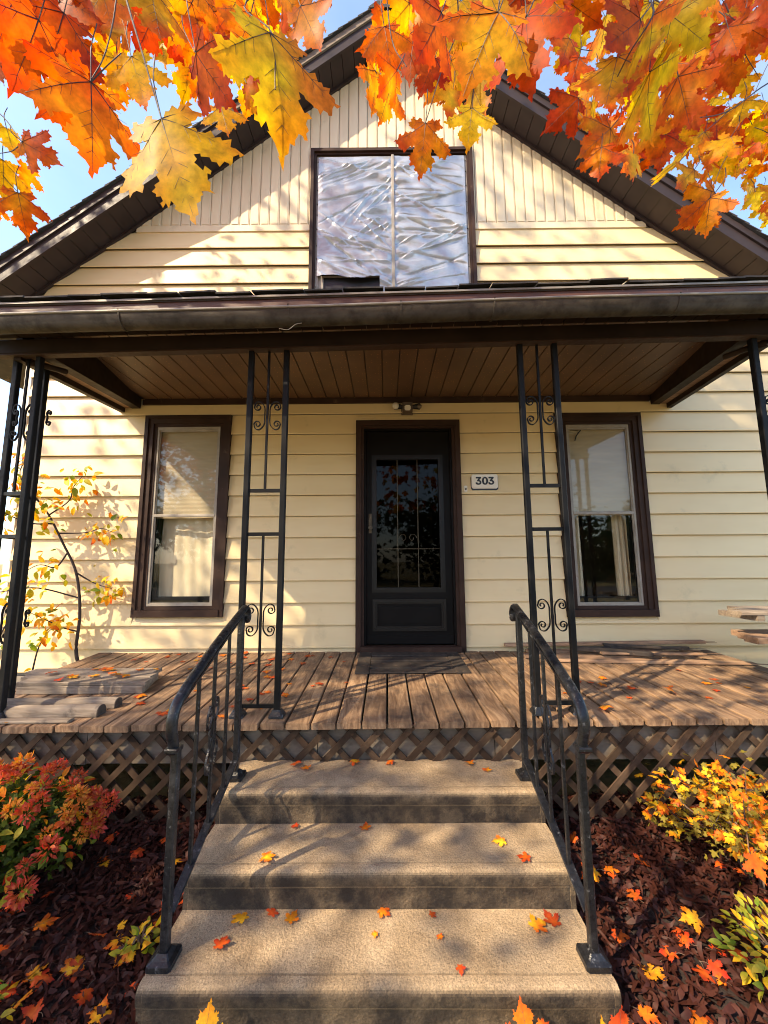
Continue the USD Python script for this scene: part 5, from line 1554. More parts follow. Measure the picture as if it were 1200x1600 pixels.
(.647,-2.733,2.432,.221,.084,-.972,-.003,-.996,-.087,.102,5),
(.618,-2.624,2.193,-.506,-.124,-.854,.692,-.649,-.316,.130,1),
(.605,-2.776,2.289,-.286,-.049,-.957,-.519,-.832,.197,.117,1),
(1.119,-2.386,2.472,.468,.178,-.866,-.763,-.413,-.497,.122,5),
(.454,-2.642,2.455,.502,.263,-.824,.426,-.904,-.029,.087,0),
(1.277,-2.199,2.802,.017,.127,-.992,-1.000,.009,-.016,.169,0),
(.657,-2.617,2.637,.003,.000,-1.000,-.684,-.730,-.002,.088,0),
(.520,-2.797,2.303,-.498,-.243,-.833,-.094,-.939,.330,.077,1),
(.989,-2.622,2.366,-.343,.041,-.938,-.641,-.740,.202,.106,0),
(1.526,-2.074,2.876,-.986,.097,.136,-.147,-.124,-.981,.169,2),
(1.010,-2.123,3.126,-.429,.113,-.896,-.804,-.500,.322,.125,2),
(.935,-2.538,2.637,-.028,.394,-.919,-.266,-.889,-.373,.130,2),
(1.334,-2.320,2.692,.511,.026,-.859,-.700,-.567,-.434,.116,2),
(.546,-2.436,2.640,-.766,.225,-.602,.074,-.899,-.431,.156,2),
(.997,-2.410,2.414,.917,.055,-.396,.186,-.935,.302,.137,1),
(.497,-2.641,2.253,.130,-.179,-.975,-.700,-.714,.038,.093,1),
(.635,-2.742,2.125,-.605,-.011,-.796,.099,-.993,-.061,.074,2),
(.758,-2.129,3.006,-.036,.040,-.999,-.215,-.976,-.031,.133,0),
(.688,-2.174,3.021,-.131,.112,-.985,-.260,-.963,-.075,.148,0),
(.954,-2.570,2.516,-.412,-.021,-.911,-.513,-.821,.251,.081,1),
(1.057,-2.304,3.012,.802,.405,-.439,-.098,-.636,-.766,.173,1),
(1.198,-2.345,2.632,-.454,.074,-.888,-.375,-.920,.115,.145,0),
(1.271,-2.245,2.897,-.531,.018,-.847,-.531,-.786,.317,.114,5),
(.719,-2.348,3.077,.679,.115,-.725,-.516,-.629,-.582,.098,1),
(.933,-2.615,2.235,-.652,.298,-.697,-.447,-.894,.035,.110,0),
(.929,-2.492,2.499,.130,-.042,-.991,-.484,-.875,-.027,.142,2),
(.721,-2.237,2.893,.090,.108,-.990,-.956,.289,-.055,.135,0),
(.686,-2.698,2.052,-.830,.070,-.554,.557,.038,-.830,.108,5),
(.962,-2.178,2.905,-.447,-.196,-.873,-.174,-.938,.299,.152,0),
(1.290,-2.404,2.937,-.979,-.006,-.202,.197,-.234,-.952,.123,0),
(.587,-2.769,2.094,.052,.125,-.991,-.978,.206,-.025,.067,0),
(.711,-2.245,2.746,.804,.072,-.590,-.592,.192,-.783,.181,2),
(1.215,-2.324,2.721,-.604,.131,-.786,-.550,-.782,.293,.157,0),
(.852,-2.455,2.607,-.250,.008,-.968,-.321,-.944,.075,.140,1),
(1.375,-2.403,2.513,-.064,.122,-.990,-.728,-.685,-.037,.109,2),
(.991,-2.575,2.347,-.596,.222,-.771,-.083,-.973,-.216,.076,1),
(1.301,-2.412,2.208,-.434,.200,-.878,-.075,-.980,-.186,.093,1),
(1.559,-2.199,2.821,-.552,-.127,-.824,.097,-.991,.088,.102,0),
(1.922,-1.833,3.071,-.832,-.041,.554,-.553,-.022,-.833,.122,1),
(1.555,-2.142,2.695,-.558,-.015,-.830,.772,-.375,-.512,.126,1),
(1.580,-2.018,2.921,-.252,.048,-.967,-.542,-.835,.100,.119,2),
(1.210,-2.466,2.445,-.004,.697,-.717,-.277,-.690,-.669,.089,0),
(1.222,-2.363,2.621,.885,.066,-.460,-.464,.077,-.882,.114,5),
(1.755,-2.026,2.630,-.019,.134,-.991,-.962,-.271,-.019,.113,1),
(1.520,-2.110,2.883,-.240,.209,-.948,-.745,-.666,.042,.103,0),
(1.188,-2.522,2.053,.619,.101,-.779,-.785,.127,-.607,.059,0),
(1.396,-2.213,2.542,.595,.106,-.797,-.307,-.886,-.347,.067,0),
(1.089,-2.413,2.554,.107,.125,-.986,-.068,-.989,-.133,.108,2),
(1.248,-2.446,2.523,.218,.067,-.974,-.367,-.919,-.145,.070,1),
(1.086,-2.392,2.484,.495,-.195,-.847,-.470,-.880,-.072,.086,2),
(1.928,-1.888,3.233,.177,.052,-.983,-.816,-.550,-.177,.129,2),
(1.654,-1.901,3.087,-.597,.393,-.699,.015,-.866,-.499,.104,0),
(1.449,-2.209,2.808,.042,.261,-.965,-.790,-.583,-.192,.097,0),
(1.698,-2.003,2.714,-.579,-.040,-.814,-.285,-.926,.249,.084,0),
(1.695,-2.094,2.819,.329,.029,-.944,-.882,-.347,-.318,.109,1),
(1.683,-2.114,2.842,.711,.034,-.702,-.694,-.126,-.709,.108,2),
(1.240,-2.507,2.329,.806,.345,-.481,-.127,-.693,-.710,.065,1),
(1.939,-1.914,3.171,-.614,-.087,-.784,-.599,-.595,.535,.156,5),
(1.289,-2.332,2.444,.984,.020,-.179,-.172,-.204,-.964,.075,1),
(1.210,-2.488,2.183,-.740,.185,-.647,-.365,-.918,.155,.072,0),
(1.188,-2.429,2.225,.139,.140,-.980,-.894,-.408,-.185,.077,5),
(1.106,-2.375,2.530,.091,.441,-.893,-.034,-.895,-.446,.090,0),
(1.119,-2.539,2.325,-.087,.042,-.995,-.742,-.669,.037,.085,1),
(1.489,-2.261,2.496,.567,.156,-.809,-.795,-.153,-.587,.105,2),
(1.172,-2.532,2.128,-.291,.102,-.951,-.924,-.289,.252,.099,1),
(1.575,-2.010,2.837,-.154,.050,-.987,-.442,-.897,.023,.087,0),
(1.912,-1.879,2.775,.699,.224,-.679,-.235,-.825,-.514,.157,2),
(1.796,-1.837,3.253,-.995,.071,-.073,.026,-.521,-.853,.152,0),
(1.775,-2.032,2.644,.823,.479,-.307,.042,-.588,-.807,.087,2),
(1.999,-1.867,3.081,-.059,.180,-.982,-.796,-.603,-.063,.132,1),
(1.088,-2.465,2.486,.431,.051,-.901,-.770,-.500,-.396,.098,2),
(1.488,-2.148,2.555,-.406,.119,-.906,.516,-.789,-.335,.120,0),
(1.294,-2.312,2.518,-.967,-.045,-.251,.254,-.122,-.959,.065,1),
(1.382,-2.201,2.657,.106,.075,-.991,.477,-.879,-.016,.109,1),
(1.484,-2.291,2.678,-.422,.197,-.885,.424,.906,.000,.069,2),
(1.855,-1.985,3.009,.747,.085,-.660,-.664,.035,-.747,.081,1),
(.880,-2.582,2.295,-.328,.177,-.928,-.065,-.984,-.164,.097,0),
(1.033,-2.593,2.307,.485,.073,-.871,-.860,-.142,-.491,.071,0),
(1.358,-2.301,2.306,-.003,.071,-.997,-.462,-.885,-.061,.083,5),
(1.580,-2.142,2.448,.705,-.018,-.709,-.653,-.407,-.639,.090,5),
(1.380,-2.292,2.352,.789,.059,-.611,-.077,-.978,-.194,.073,5),
(1.526,-2.183,2.393,.054,.150,-.987,-.948,-.304,-.098,.091,5)]
TW = [[(-0.313,-3.167,1.949),(-0.471,-3.156,1.855),(-0.413,-3.182,1.742),(-0.400,-3.195,1.610)],
[(-0.779,-3.091,2.123),(-0.743,-3.117,1.931),(-0.728,-3.146,1.766),(-0.742,-3.156,1.686)],
[(-0.773,-3.086,2.083),(-0.703,-3.141,1.888),(-0.634,-3.178,1.702),(-0.581,-3.199,1.551)],
[(-0.691,-3.004,2.238),(-0.631,-3.075,2.003),(-0.603,-3.090,1.883),(-0.588,-3.103,1.826)],
[(-1.321,-2.887,2.082),(-1.221,-2.876,2.002),(-1.165,-2.887,1.935),(-1.115,-2.910,1.875)],
[(-1.115,-2.910,1.875),(-1.169,-2.881,1.886),(-1.222,-2.863,1.900)],
[(-1.255,-2.863,1.900),(-1.214,-2.856,1.842),(-1.176,-2.850,1.800)],
[(0.341,-3.079,2.077),(0.267,-3.152,1.853),(0.213,-3.215,1.712),(0.190,-3.191,1.682),(0.192,-3.152,1.690)],
[(1.102,-2.737,2.592),(0.931,-2.773,2.467),(0.864,-2.768,2.425),(0.750,-2.716,2.406)],
[(0.864,-2.768,2.425),(0.854,-2.760,2.359),(0.950,-2.706,2.335)],
[(1.232,-2.625,2.501),(1.030,-2.660,2.376),(0.859,-2.693,2.232),(0.718,-2.734,2.152),(0.485,-2.777,2.085)],
[(1.540,-2.349,2.726),(1.254,-2.420,2.480),(1.039,-2.500,2.307),(0.670,-2.795,1.837)],
[(-0.073,-3.082,2.079),(-0.057,-3.023,2.016),(-0.093,-3.011,1.918),(-0.135,-3.040,1.746)],
[(-0.219,-3.081,2.067),(-0.204,-3.045,1.948),(-0.174,-3.055,1.862)],
[(0.021,-3.081,2.079),(-0.007,-3.134,1.860),(-0.028,-3.051,1.841),(-0.030,-3.000,1.833)],
[(0.149,-3.040,2.155),(0.093,-3.071,1.999),(0.053,-3.116,1.878)],
[(0.859,-2.693,2.232),(0.819,-2.689,2.197),(0.759,-2.683,2.148)],
[(1.240,-2.552,2.722),(1.169,-2.537,2.607),(1.062,-2.507,2.364)]]
for row in HL:
    base, ax, nrm, size, cls = np.array(row[0:3]), np.array(row[3:6]), np.array(row[6:9]), row[9], row[10]
    P, tr = FINE[lr.integers(5)]
    q = bends(lr, .8)
    z = curled(P, q)
    xf = basis_xf(base, ax, nrm, size)
    lf = part(tree, 'leaf', (np.c_[P, z], tr), 'maple_leaf', smooth=True, vcol=pigment(P, cls, lr), xf=xf)
    if size > .075:
        part(lf, 'vein', veins(q), 'twig')
    part(tree, 'leaf_stalk', MB().tube(spline([base, base - unit(ax) * size * .3 + (0, 0, size * .1), base - unit(ax) * size * .45 + np.array([0, 0.01, size * .35])], 3), .0011, 4), 'twig')
for tw in TW:
    pts = spline(tw, 6)
    big = np.linalg.norm(pts[0] - pts[-1]) > .55
    part(tree, 'twig', MB().tube(pts, np.linspace(.0026 if big else .0017, .0009, len(pts)), 6), 'twig')
# trunk and limbs stand behind and to the left of the photographer
TR = np.array([-4.6, -7.4])
gzt = float(ground_z(0, -7))
part(tree, 'trunk', MB().tube(spline([(TR[0], TR[1], gzt - .1), (TR[0] + .05, TR[1] + .05, 1.2), (TR[0] + .02, TR[1] + .2, 2.8), (TR[0] + .2, TR[1] + .3, 5.0), (TR[0] + .3, TR[1] + .3, 8.5)], 6), np.linspace(.30, .09, 25), 14), 'bark', smooth=True)
LIMBS = [[(-4.5, -7.2, 2.4), (-3.2, -6.2, 3.1), (-1.8, -5.0, 3.5), (-.4, -4.0, 3.3), (.3, -3.2, 2.75)],
         [(-4.5, -7.2, 3.2), (-2.6, -6.6, 4.5), (-.6, -5.6, 5.2), (1.4, -4.8, 5.0), (2.4, -3.8, 4.0)],
         [(-4.4, -7.0, 4.6), (-3.6, -5.8, 6.4), (-2.8, -5.0, 7.8), (-2.2, -4.5, 9.0)],
         [(-4.4, -7.1, 5.4), (-6.0, -6.4, 7.0), (-7.2, -5.8, 8.0)],
         [(-4.4, -7.2, 4.0), (-5.8, -8.4, 5.0), (-7.0, -9.0, 5.6)],
         [(-4.3, -7.0, 6.4), (-2.8, -7.2, 8.2), (-1.2, -7.0, 9.6)]]
for lb in LIMBS:
    pts = spline(lb, 6)
    part(tree, 'limb', MB().tube(pts, np.linspace(.085, .012, len(pts)), 8), 'bark', smooth=True)
cr = np.random.default_rng(15)
STAR = np.array([(0, 0), (.40, -.08), (.36, .12), (.80, .46), (.42, .50), (.26, .48), (.30, .74), (0, 1.04), (-.30, .74), (-.26, .48), (-.42, .50), (-.80, .46), (-.36, .12), (-.40, -.08)])
STF = np.array([(0, 1, 2), (0, 2, 5), (2, 3, 4), (2, 4, 5), (5, 6, 7), (0, 5, 7), (0, 7, 9), (7, 8, 9), (0, 9, 12), (9, 10, 12), (10, 11, 12), (0, 12, 13)])


def leaf_mass(C, size, r, flat=.45):
    """one mesh of many small lobed leaves at the points C"""
    n = len(C)
    nr_ = r.normal(0, 1, (n, 3)); nr_[:, 2] = np.abs(nr_[:, 2]) + flat
    nr_ /= np.linalg.norm(nr_, axis=1)[:, None]
    a = r.normal(0, 1, (n, 3)); a[:, 2] -= .8
    a -= nr_ * (a * nr_).sum(1)[:, None]; a /= np.linalg.norm(a, axis=1)[:, None]
    b = np.cross(a, nr_)
    s = r.uniform(.75, 1.25, n) * size
    fold = r.uniform(-.3, .3, n)
    Q = C[:, None] + s[:, None, None] * (STAR[None, :, :1] * b[:, None] + STAR[None, :, 1:] * a[:, None] + (STAR[None, :, :1] ** 2) * fold[:, None, None] * nr_[:, None])
    F = (np.arange(n)[:, None, None] * len(STAR) + STF).reshape(-1, 3)
    return Q.reshape(-1, 3), F


def crown_points(n_cl, per, r):
    out = []
    while len(out) < n_cl:
        d = r.normal(0, 1, 3); d /= np.linalg.norm(d)
        c = np.array([-4.0, -5.9, 6.6]) + d * np.array([5.4, 4.3, 4.6]) * r.uniform(.35, 1.0) ** .6
        if c[2] < 2.3 or c[1] > -1.2 or c[2] < .9 + 2.0 * (c[1] + 4.3) or (c[1] > -4.2 and c[0] > -1.5):
            continue
        # clusters are left out along sun rays to light branches, steps, deck and wall
        hit = False
        for tgt, rad in CLEAR:
            w = c - np.asarray(tgt)
            if np.linalg.norm(w - SUN_DIR * (w @ SUN_DIR)) < rad:
                hit = True
        if hit and r.uniform() < .94:
            continue
        m = per if r.uniform() < .7 else per // 2
        out.append(c + r.normal(0, 1, (m, 3)) * r.uniform(.22, .42))
    return np.vstack(out)


CLEAR = [((-.45, -3.15, 1.85), 1.0), ((.5, -3.0, 1.9), .95), ((.05, -2.1, -.4), .52), ((.1, -.9, 0), .40), ((-1.9, -1.0, 0), .45), ((1.5, -1.0, 0), .36), ((-1.7, -1.9, -.1), .32), ((1.2, -1.9, -.1), .4), ((-2.8, 0, 1.4), .55), ((2.8, 0, 1.5), .6), ((-1.7, 0, 3.9), .42), ((-.8, 0, .6), .3), ((.2, -1.9, -.3), .4), ((-3.3, 0, .5), .4), ((-.2, -2.2, -.5), .5), ((.9, 0, .8), .3)]
part(tree, 'crown', leaf_mass(crown_points(430, 44, cr), .105, cr), 'crown_leaf', kind='stuff')

# ------------------------------------------------------------ fallen leaves, each a thing
fr = np.random.default_rng(123)
WORD = {0: 'yellow-orange', 1: 'orange', 2: 'red', 3: 'dark red', 4: 'olive brown', 5: 'yellow', 6: 'yellow-green', 7: 'green'}


def fallen(x, y, z, size, cls, label, group=None, lean=.25, yaw=None, curlk=1.0):
    P, tr = FINE[fr.integers(5)] if size > .05 else COARSE[fr.integers(4)]
    q = bends(fr, curlk)
    zz = curled(P, q)
    a = fr.uniform(0, 2 * math.pi) if yaw is None else yaw
    n = unit((fr.normal(0, lean), fr.normal(0, lean), 1))
    ax = unit((math.cos(a), math.sin(a), 0))
    xf = np.array(basis_xf((0, 0, 0), ax, n, size))
    v = np.c_[P - (0, .4), zz, np.ones(len(P))] @ xf
    lift = -v[:, 2].min() + .002
    xf[3, :3] = np.array([x, y, z + min(lift, size * .30)]) - np.array([0, .4, 0]) @ xf[:3, :3]
    t = fresh('/World', 'fallen_leaf')
    g = UsdGeom.Xform.Define(stage, t)
    g.AddTransformOp().Set(Gf.Matrix4d(*xf.ravel()))
    tag(t, label, 'leaf', group)
    part(t, 'blade', (np.c_[P, zz], tr), 'fallen_leaf', smooth=True, vcol=pigment(P, cls, fr) * fr.uniform(.62, 1.0) * np.array([1, fr.uniform(.8, 1.0), 1]))
    if size > .07:
        part(t, 'vein', veins(q), 'pale_twig')
    st = np.array([(0, 0, curled(np.zeros((1, 2)), q)[0]), (.02, -.2, .02), (fr.uniform(-.2, .2), -.45, .06)])
    part(t, 'stalk', MB().tube(spline(st, 3), .012, 4), 'pale_twig')


def step_top(k):
    return T[k][1] + .002


STEP_LEAVES = [  # x, y, step, size, colour, words
    (-.73, -1.985 + .03, 1, .075, 0, 'yellow-orange leaf at the back left of the middle step'), (-.66, -1.76, 1, .045, 2, 'small red leaf in the left corner of the middle step'),
    (-.33, -1.765, 1, .06, 1, 'small orange leaf at the back centre of the middle step'), (.27, -1.86, 1, .07, 5, 'yellow leaf at the right of the middle step'),
    (.345, -1.955, 1, .065, 2, 'red leaf at the right edge of the middle step'),
    (-.80, -2.06, 0, .082, 0, 'large yellow-orange leaf at the back left of the bottom step'), (-.68, -2.035, 0, .055, 3, 'rust leaf against the riser at left of the bottom step'), (-.60, -2.05, 0, .066, 1, 'orange leaf third along the back of the bottom step'),
    (-.24, -2.03, 0, .064, 1, 'orange leaf at the back centre of the bottom step'), (-.05, -2.04, 0, .035, 3, 'tiny dark leaf right of centre at the back of the bottom step'),
    (-.83, -2.155, 0, .07, 2, 'red leaf beside the foot of the left handrail'), (.345, -2.085, 0, .085, 0, 'yellow leaf under a dark red one at the right of the bottom step'), (.405, -2.06, 0, .08, 3, 'dark red leaf at the back right of the bottom step'),
    (-.275, -2.12, 0, .03, 1, 'tiny orange leaf near the middle of the bottom step'), (-.035, -2.13, 0, .032, 1, 'tiny orange leaf right of the middle of the bottom step'), (.02, -2.245, 0, .036, 2, 'tiny red leaf near the front of the bottom step'),
    (-.72, -1.50, 2, .075, 2, 'red leaf in the left corner of the top step'), (-.66, -1.53, 2, .06, 1, 'orange leaf beside the red one on the top step'), (-.40, -1.475, 2, .07, 0, 'yellow-orange leaf at the back of the top step left of centre'), (-.21, -1.475, 2, .055, 1, 'orange leaf at the back centre of the top step'),
    (.22, -1.49, 2, .06, 1, 'orange leaf at the back right of the top step'), (.30, -1.55, 2, .055, 0, 'yellow leaf by the foot of the right handrail on the top step')]
for x, y, k, s, c, lab in STEP_LEAVES:
    fallen(x, y, step_top(k), s * .80, c, lab, lean=.18)
# deck: small leaves stuck flat between the boards
zones = {'left part of the deck behind the pallet': (-2.6, -1.2, -.62, -.05, 26), 'middle of the deck left of the mat': (-1.2, -.5, -1.2, -.05, 16), 'right part of the deck before the board heap': (.9, 2.3, -1.3, -.55, 16), 'front of the deck near the left column': (-1.8, -.9, -1.4, -.8, 16)}
for wh, (xa, xb, ya, yb, n) in zones.items():
    for k in range(n):
        c = int(fr.choice([1, 1, 2, 2, 0, 3]))
        x, y = fr.uniform(xa, xb), fr.uniform(ya, yb)
        s = fr.uniform(.030, .062)
        near = 'by the wall' if y > -.38 else 'near the front' if y < -.95 else 'midway'
        col = 'left of the window' if x < -2.63 else 'below the left window' if x < -1.77 else 'between window and column' if x < -1.1 else 'behind the left column' if x < -.85 else 'beside the doormat' if x < .65 else 'behind the right column' if x < .88 else 'below the right window' if x < 1.6 else 'before the board heap'
        fallen(x, y, deck_z(x, y) + .001, s, c, f'{"tiny" if s < .045 else "small"} {WORD[c]} leaf flat on the deck {col}, {near}', 'small leaves scattered on the deck', lean=.08, curlk=.5)
for k in range(18):
    c = int(fr.choice([0, 1, 2, 5, 1]))
    x = fr.uniform(-2.75, -1.92)
    y, s = fr.uniform(-1.0, -.74), fr.uniform(.04, .075)
    fallen(x, y, deck_z(x, -.85) + .078, s, c, f'{"little" if s < .055 else "larger"} {WORD[c]} leaf on the wooden pallet, {"left end" if x < -2.5 else "right end" if x > -2.15 else "middle"}, {"front" if y < -.87 else "back"} board', 'leaves lying on the wooden pallet', lean=.15)
for x, y, s, c, lab in ((-1.85, -1.08, .07, 1, 'orange leaf at the front right corner of the pallet'), (-2.35, -1.43, .07, 0, 'yellow-orange leaf by the foot of the left corner column'), (1.62, -1.10, .08, 1, 'largest orange leaf on the right half of the deck'), (1.05, -1.36, .075, 0, 'yellow-orange leaf by the right column foot'), (1.42, -1.02, .07, 2, 'red leaf left of the largest one on the right of the deck')):
    fallen(x, y, deck_z(x, y) + .001, s, c, lab)
# mulch
MULCH = [(-1.16, -1.62, .11, 1, 'orange leaf under the lattice at left, nearest the railing'), (-1.36, -1.58, .10, 1, 'orange leaf against the lattice right of the red bush'), (-1.24, -1.70, .09, 0, 'yellow-orange leaf below the lattice at left'), (-1.05, -1.90, .085, 5, 'yellow leaf beside the left handrail'),
         (-1.28, -2.05, .10, 0, 'yellow-orange leaf in the middle of the left bed'), (-1.20, -2.10, .095, 0, 'second yellow-orange leaf of the middle of the left bed'), (-1.38, -2.13, .11, 0, 'broad yellow-orange leaf in the left bed'), (-1.18, -2.27, .10, 0, 'yellow leaf on dark mulch left of the bottom step'), (-1.12, -2.20, .06, 2, 'small red leaf left of the bottom step'),
         (-1.55, -2.22, .11, 2, 'crimson leaf at the left edge of the picture'), (-1.47, -2.24, .10, 0, 'yellow leaf beside the crimson one at the left edge'), (-1.50, -2.33, .12, 5, 'pale yellow leaf in front of the crimson one'), (-1.40, -2.33, .10, 5, 'pale yellow leaf right of the others at lower left'), (-1.33, -2.44, .11, 1, 'orange-red leaf at the lower left'), (-1.22, -2.50, .10, 2, 'red leaf at the lower left corner of the bottom step'), (-1.28, -2.56, .09, 2, 'deep pink leaf at the bottom left'),
         (-1.62, -1.98, .11, 1, 'orange leaf under the red bush'),
         (.70, -1.78, .125, 0, 'yellow-orange leaf next to the right handrail'), (.80, -1.76, .10, 1, 'orange leaf next to the yellow one by the right handrail'), (1.0, -1.98, .115, 0, 'yellow-orange leaf on mulch left of the yellow bush'), (.72, -2.16, .115, 0, 'pointed yellow-orange leaf alone on dark mulch at right'), (.66, -2.36, .10, 2, 'red leaf right of the right handrail foot'), (.62, -2.28, .09, 1, 'orange leaf right of the right handrail foot'), (.78, -2.30, .11, 1, 'orange leaf in front of the green shrub'), (.92, -2.36, .12, 0, 'yellow-orange leaf before the green shrub'), (.95, -2.16, .09, 2, 'red-orange leaf left of the green shrub'), (1.02, -2.08, .08, 2, 'red leaf behind the green shrub'), (.56, -2.18, .06, 1, 'small orange leaf touching the right handrail foot'),
         (.76, -2.52, .10, 1, 'orange leaf at the bottom right'), (.90, -2.55, .10, 3, 'dark red leaf at the bottom right')]
for x, y, s, c, lab in MULCH:
    fallen(x, y, float(bed_z(np.array([x]), np.array([y]))[0]) + .022, s * .66, c, lab, lean=.30)
for side, (xa, xb) in {'left': (-2.3, -1.08), 'right': (.56, 2.2)}.items():
    for k in range(66):
        c = int(fr.choice([1, 2, 3, 0, 3, 2]))
        x, y = fr.uniform(xa, xb), fr.uniform(-2.6, -1.55)
        s = fr.uniform(.030, .065)
        d_ = abs(x - (-1.0 if side == 'left' else .5))
        far = 'by the steps' if d_ < .35 else 'outer edge' if d_ > .85 else 'halfway out'
        dep = 'near the lattice' if y > -1.85 else 'in front' if y < -2.25 else 'middle'
        fallen(x, y, float(bed_z(np.array([x]), np.array([y]))[0]) + .022, s, c, f'{"tiny" if s < .04 else "small" if s < .053 else "broader"} {WORD[c]} leaf half sunk in {side} mulch bed, {dep}, {far}', f'leaves half sunk in the mulch beds', lean=.5, curlk=1.6)
# leaves propped up in front of the bottom step
for x, y, s, c, yw, lab in ((-.78, -2.40, .115, 0, 1.5, 'yellow-orange leaf standing up before the bottom step at left'), (.20, -2.39, .115, 1, 1.9, 'orange leaf standing up before the bottom step at right'), (.40, -2.42, .10, 0, 1.2, 'yellow leaf standing up at the bottom right of the steps'), (.47, -2.40, .12, 2, 1.5, 'pink-red leaf standing up at the bottom right of the steps'), (-.88, -2.42, .06, 5, 1.4, 'small yellow leaf before the bottom left corner of the steps')):
    P, tr = FINE[fr.integers(5)]
    q = bends(fr, .8)
    t = fresh('/World', 'fallen_leaf')
    UsdGeom.Xform.Define(stage, t).AddTransformOp().Set(Gf.Matrix4d(*np.ravel(basis_xf((x, y, -.665 + .045), unit((math.cos(yw) * .5, .25, 1)), unit((fr.normal(0, .25), -1, .55)), s))))
    tag(t, lab, 'leaf')
    part(t, 'blade', (np.c_[P, curled(P, q)], tr), 'fallen_leaf', smooth=True, vcol=pigment(P, c, fr))
    part(t, 'vein', veins(q), 'pale_twig')
    part(t, 'stalk', MB().tube([(0, 0, curled(np.zeros((1, 2)), q)[0]), (.05, -.5, .05)], .012, 4), 'pale_twig')


# ------------------------------------------------------------ shrubs
def simple_leaf(r, wide=.46, n=5):
    """pointed oval blade of unit length, folded along its midrib and drooping"""
    ts = np.linspace(0, 1, n)
    w = wide * np.sin(np.pi * ts ** .8) ** .85
    v = [(0, 0, 0)]
    f = []
    rows = []
    for k, t in enumerate(ts[1:-1]):
        i = len(v)
        v += [(-w[k + 1] / 2, t, .16 * w[k + 1]), (0, t, 0), (w[k + 1] / 2, t, .16 * w[k + 1])]
        rows.append(i)
    tip = len(v)
    v.append((0, 1, 0))
    f += [(0, rows[0] + 1, rows[0]), (0, rows[0] + 2, rows[0] + 1)]
    for a, b in zip(rows[:-1], rows[1:]):
        f += [(a, a + 1, b + 1), (a, b + 1, b), (a + 1, a + 2, b + 2), (a + 1, b + 2, b + 1)]
    f += [(rows[-1], rows[-1] + 1, tip), (rows[-1] + 1, rows[-1] + 2, tip)]
    v = np.array(v, float)
    v[:, 2] -= r.uniform(.05, .5) * v[:, 1] ** 2
    v[:, 0] += r.uniform(-.12, .12) * v[:, 1] ** 2
    return v, np.array(f)


def spray(parent, name, base, ax, nrm, size, cls, r, wide=.46, matn='shrub_leaf', mul=1.0):
    v, f = simple_leaf(r, wide)
    c = np.array(PIG[cls]); t = np.clip(v[:, 1] + r.uniform(-.3, .3), 0, 1)[:, None]
    col = (c[0] * (1 - t) + c[2] * t) * r.uniform(.8, 1.15) * mul
    part(parent, name, (v, f), matn, smooth=True, vcol=col, xf=basis_xf(base, ax, nrm, size))


pr = np.random.default_rng(55)
# red and orange flowering shrub, left bed
bl = thing('flowering_shrub', 'round shrub with red and orange flower heads over green leaves, left bed', 'shrub')
BC = np.array([-1.985, -1.82, -.60])
for k in range(16):
    a = pr.uniform(0, 2 * math.pi); rr = pr.uniform(.12, .33)
    e = BC + (rr * math.cos(a), rr * .8 * math.sin(a), pr.uniform(.18, .36))
    part(bl, 'stem', MB().tube(spline([BC + (.04 * math.cos(a), .04 * math.sin(a), 0), (BC + e) / 2 + (0, 0, .06), e], 4), np.linspace(.006, .003, 9), 5), 'twig')


def dome_pt(r, lo=-.25):
    while True:
        d = r.normal(0, 1, 3); d /= np.linalg.norm(d)
        if d[2] > lo:
            return d


n_ = 0
for k in range(290):
    d = dome_pt(pr, -.35)
    p = BC + (0, 0, .20) + d * np.array([.38, .31, .26]) * pr.uniform(.80, 1.0)
    low = d[2] < .25
    cls = int(pr.choice([7, 6, 6, 7, 4, 2] if low else [6, 4, 1, 2, 2, 5]))
    out = unit(d * (1, 1, .5) + pr.normal(0, .35, 3))
    spray(bl, 'leaf', p, out, unit(d + (0, 0, .9) + pr.normal(0, .3, 3)), pr.uniform(.026, .052), cls, pr, .55)
mc = []
for k in range(3400):
    d = dome_pt(pr, -.4)
    mc.append(BC + (0, 0, .19) + d * np.array([.36, .29, .25]) * pr.uniform(.35, .98))
part(bl, 'foliage', leaf_mass(np.array(mc), .025, pr), 'bush_mass', kind='stuff')


def flower_head(parent, c, up, r0, cls, r):
    m = MB()
    cols = []
    n = 46 if r0 < .048 else 84
    for k in range(n):
        th = math.acos(1 - 1.25 * (k + .5) / n); ph = k * 2.39996
        up_ = unit(up); s = unit(np.cross(up_, (.3, 1, .2))); t = np.cross(up_, s)
        d = up_ * math.cos(th) + (s * math.cos(ph) + t * math.sin(ph)) * math.sin(th)
        v, f = simple_leaf(r, .50, 4)
        xf = np.array(basis_xf(np.asarray(c) + d * r0 * r.uniform(.35, .65), unit(d + r.normal(0, .25, 3)), unit(np.cross(d, r.normal(0, 1, 3))), r0 * r.uniform(.40, .72) * (1 if r0 < .048 else .72)))
        v4 = np.c_[v, np.ones(len(v))] @ xf
        m.add(v4[:, :3], f)
        base = np.array(PIG[cls]); t_ = np.clip(v[:, 1], 0, 1)[:, None]
        cols.append((base[0] * (1 - t_) + base[1] * t_) * r.uniform(.75, 1.2) * np.array([.80, .85 + r.uniform(-.2, .5), 3.6]))
    part(parent, 'flower_head', m, 'shrub_leaf', smooth=True, vcol=np.vstack(cols))


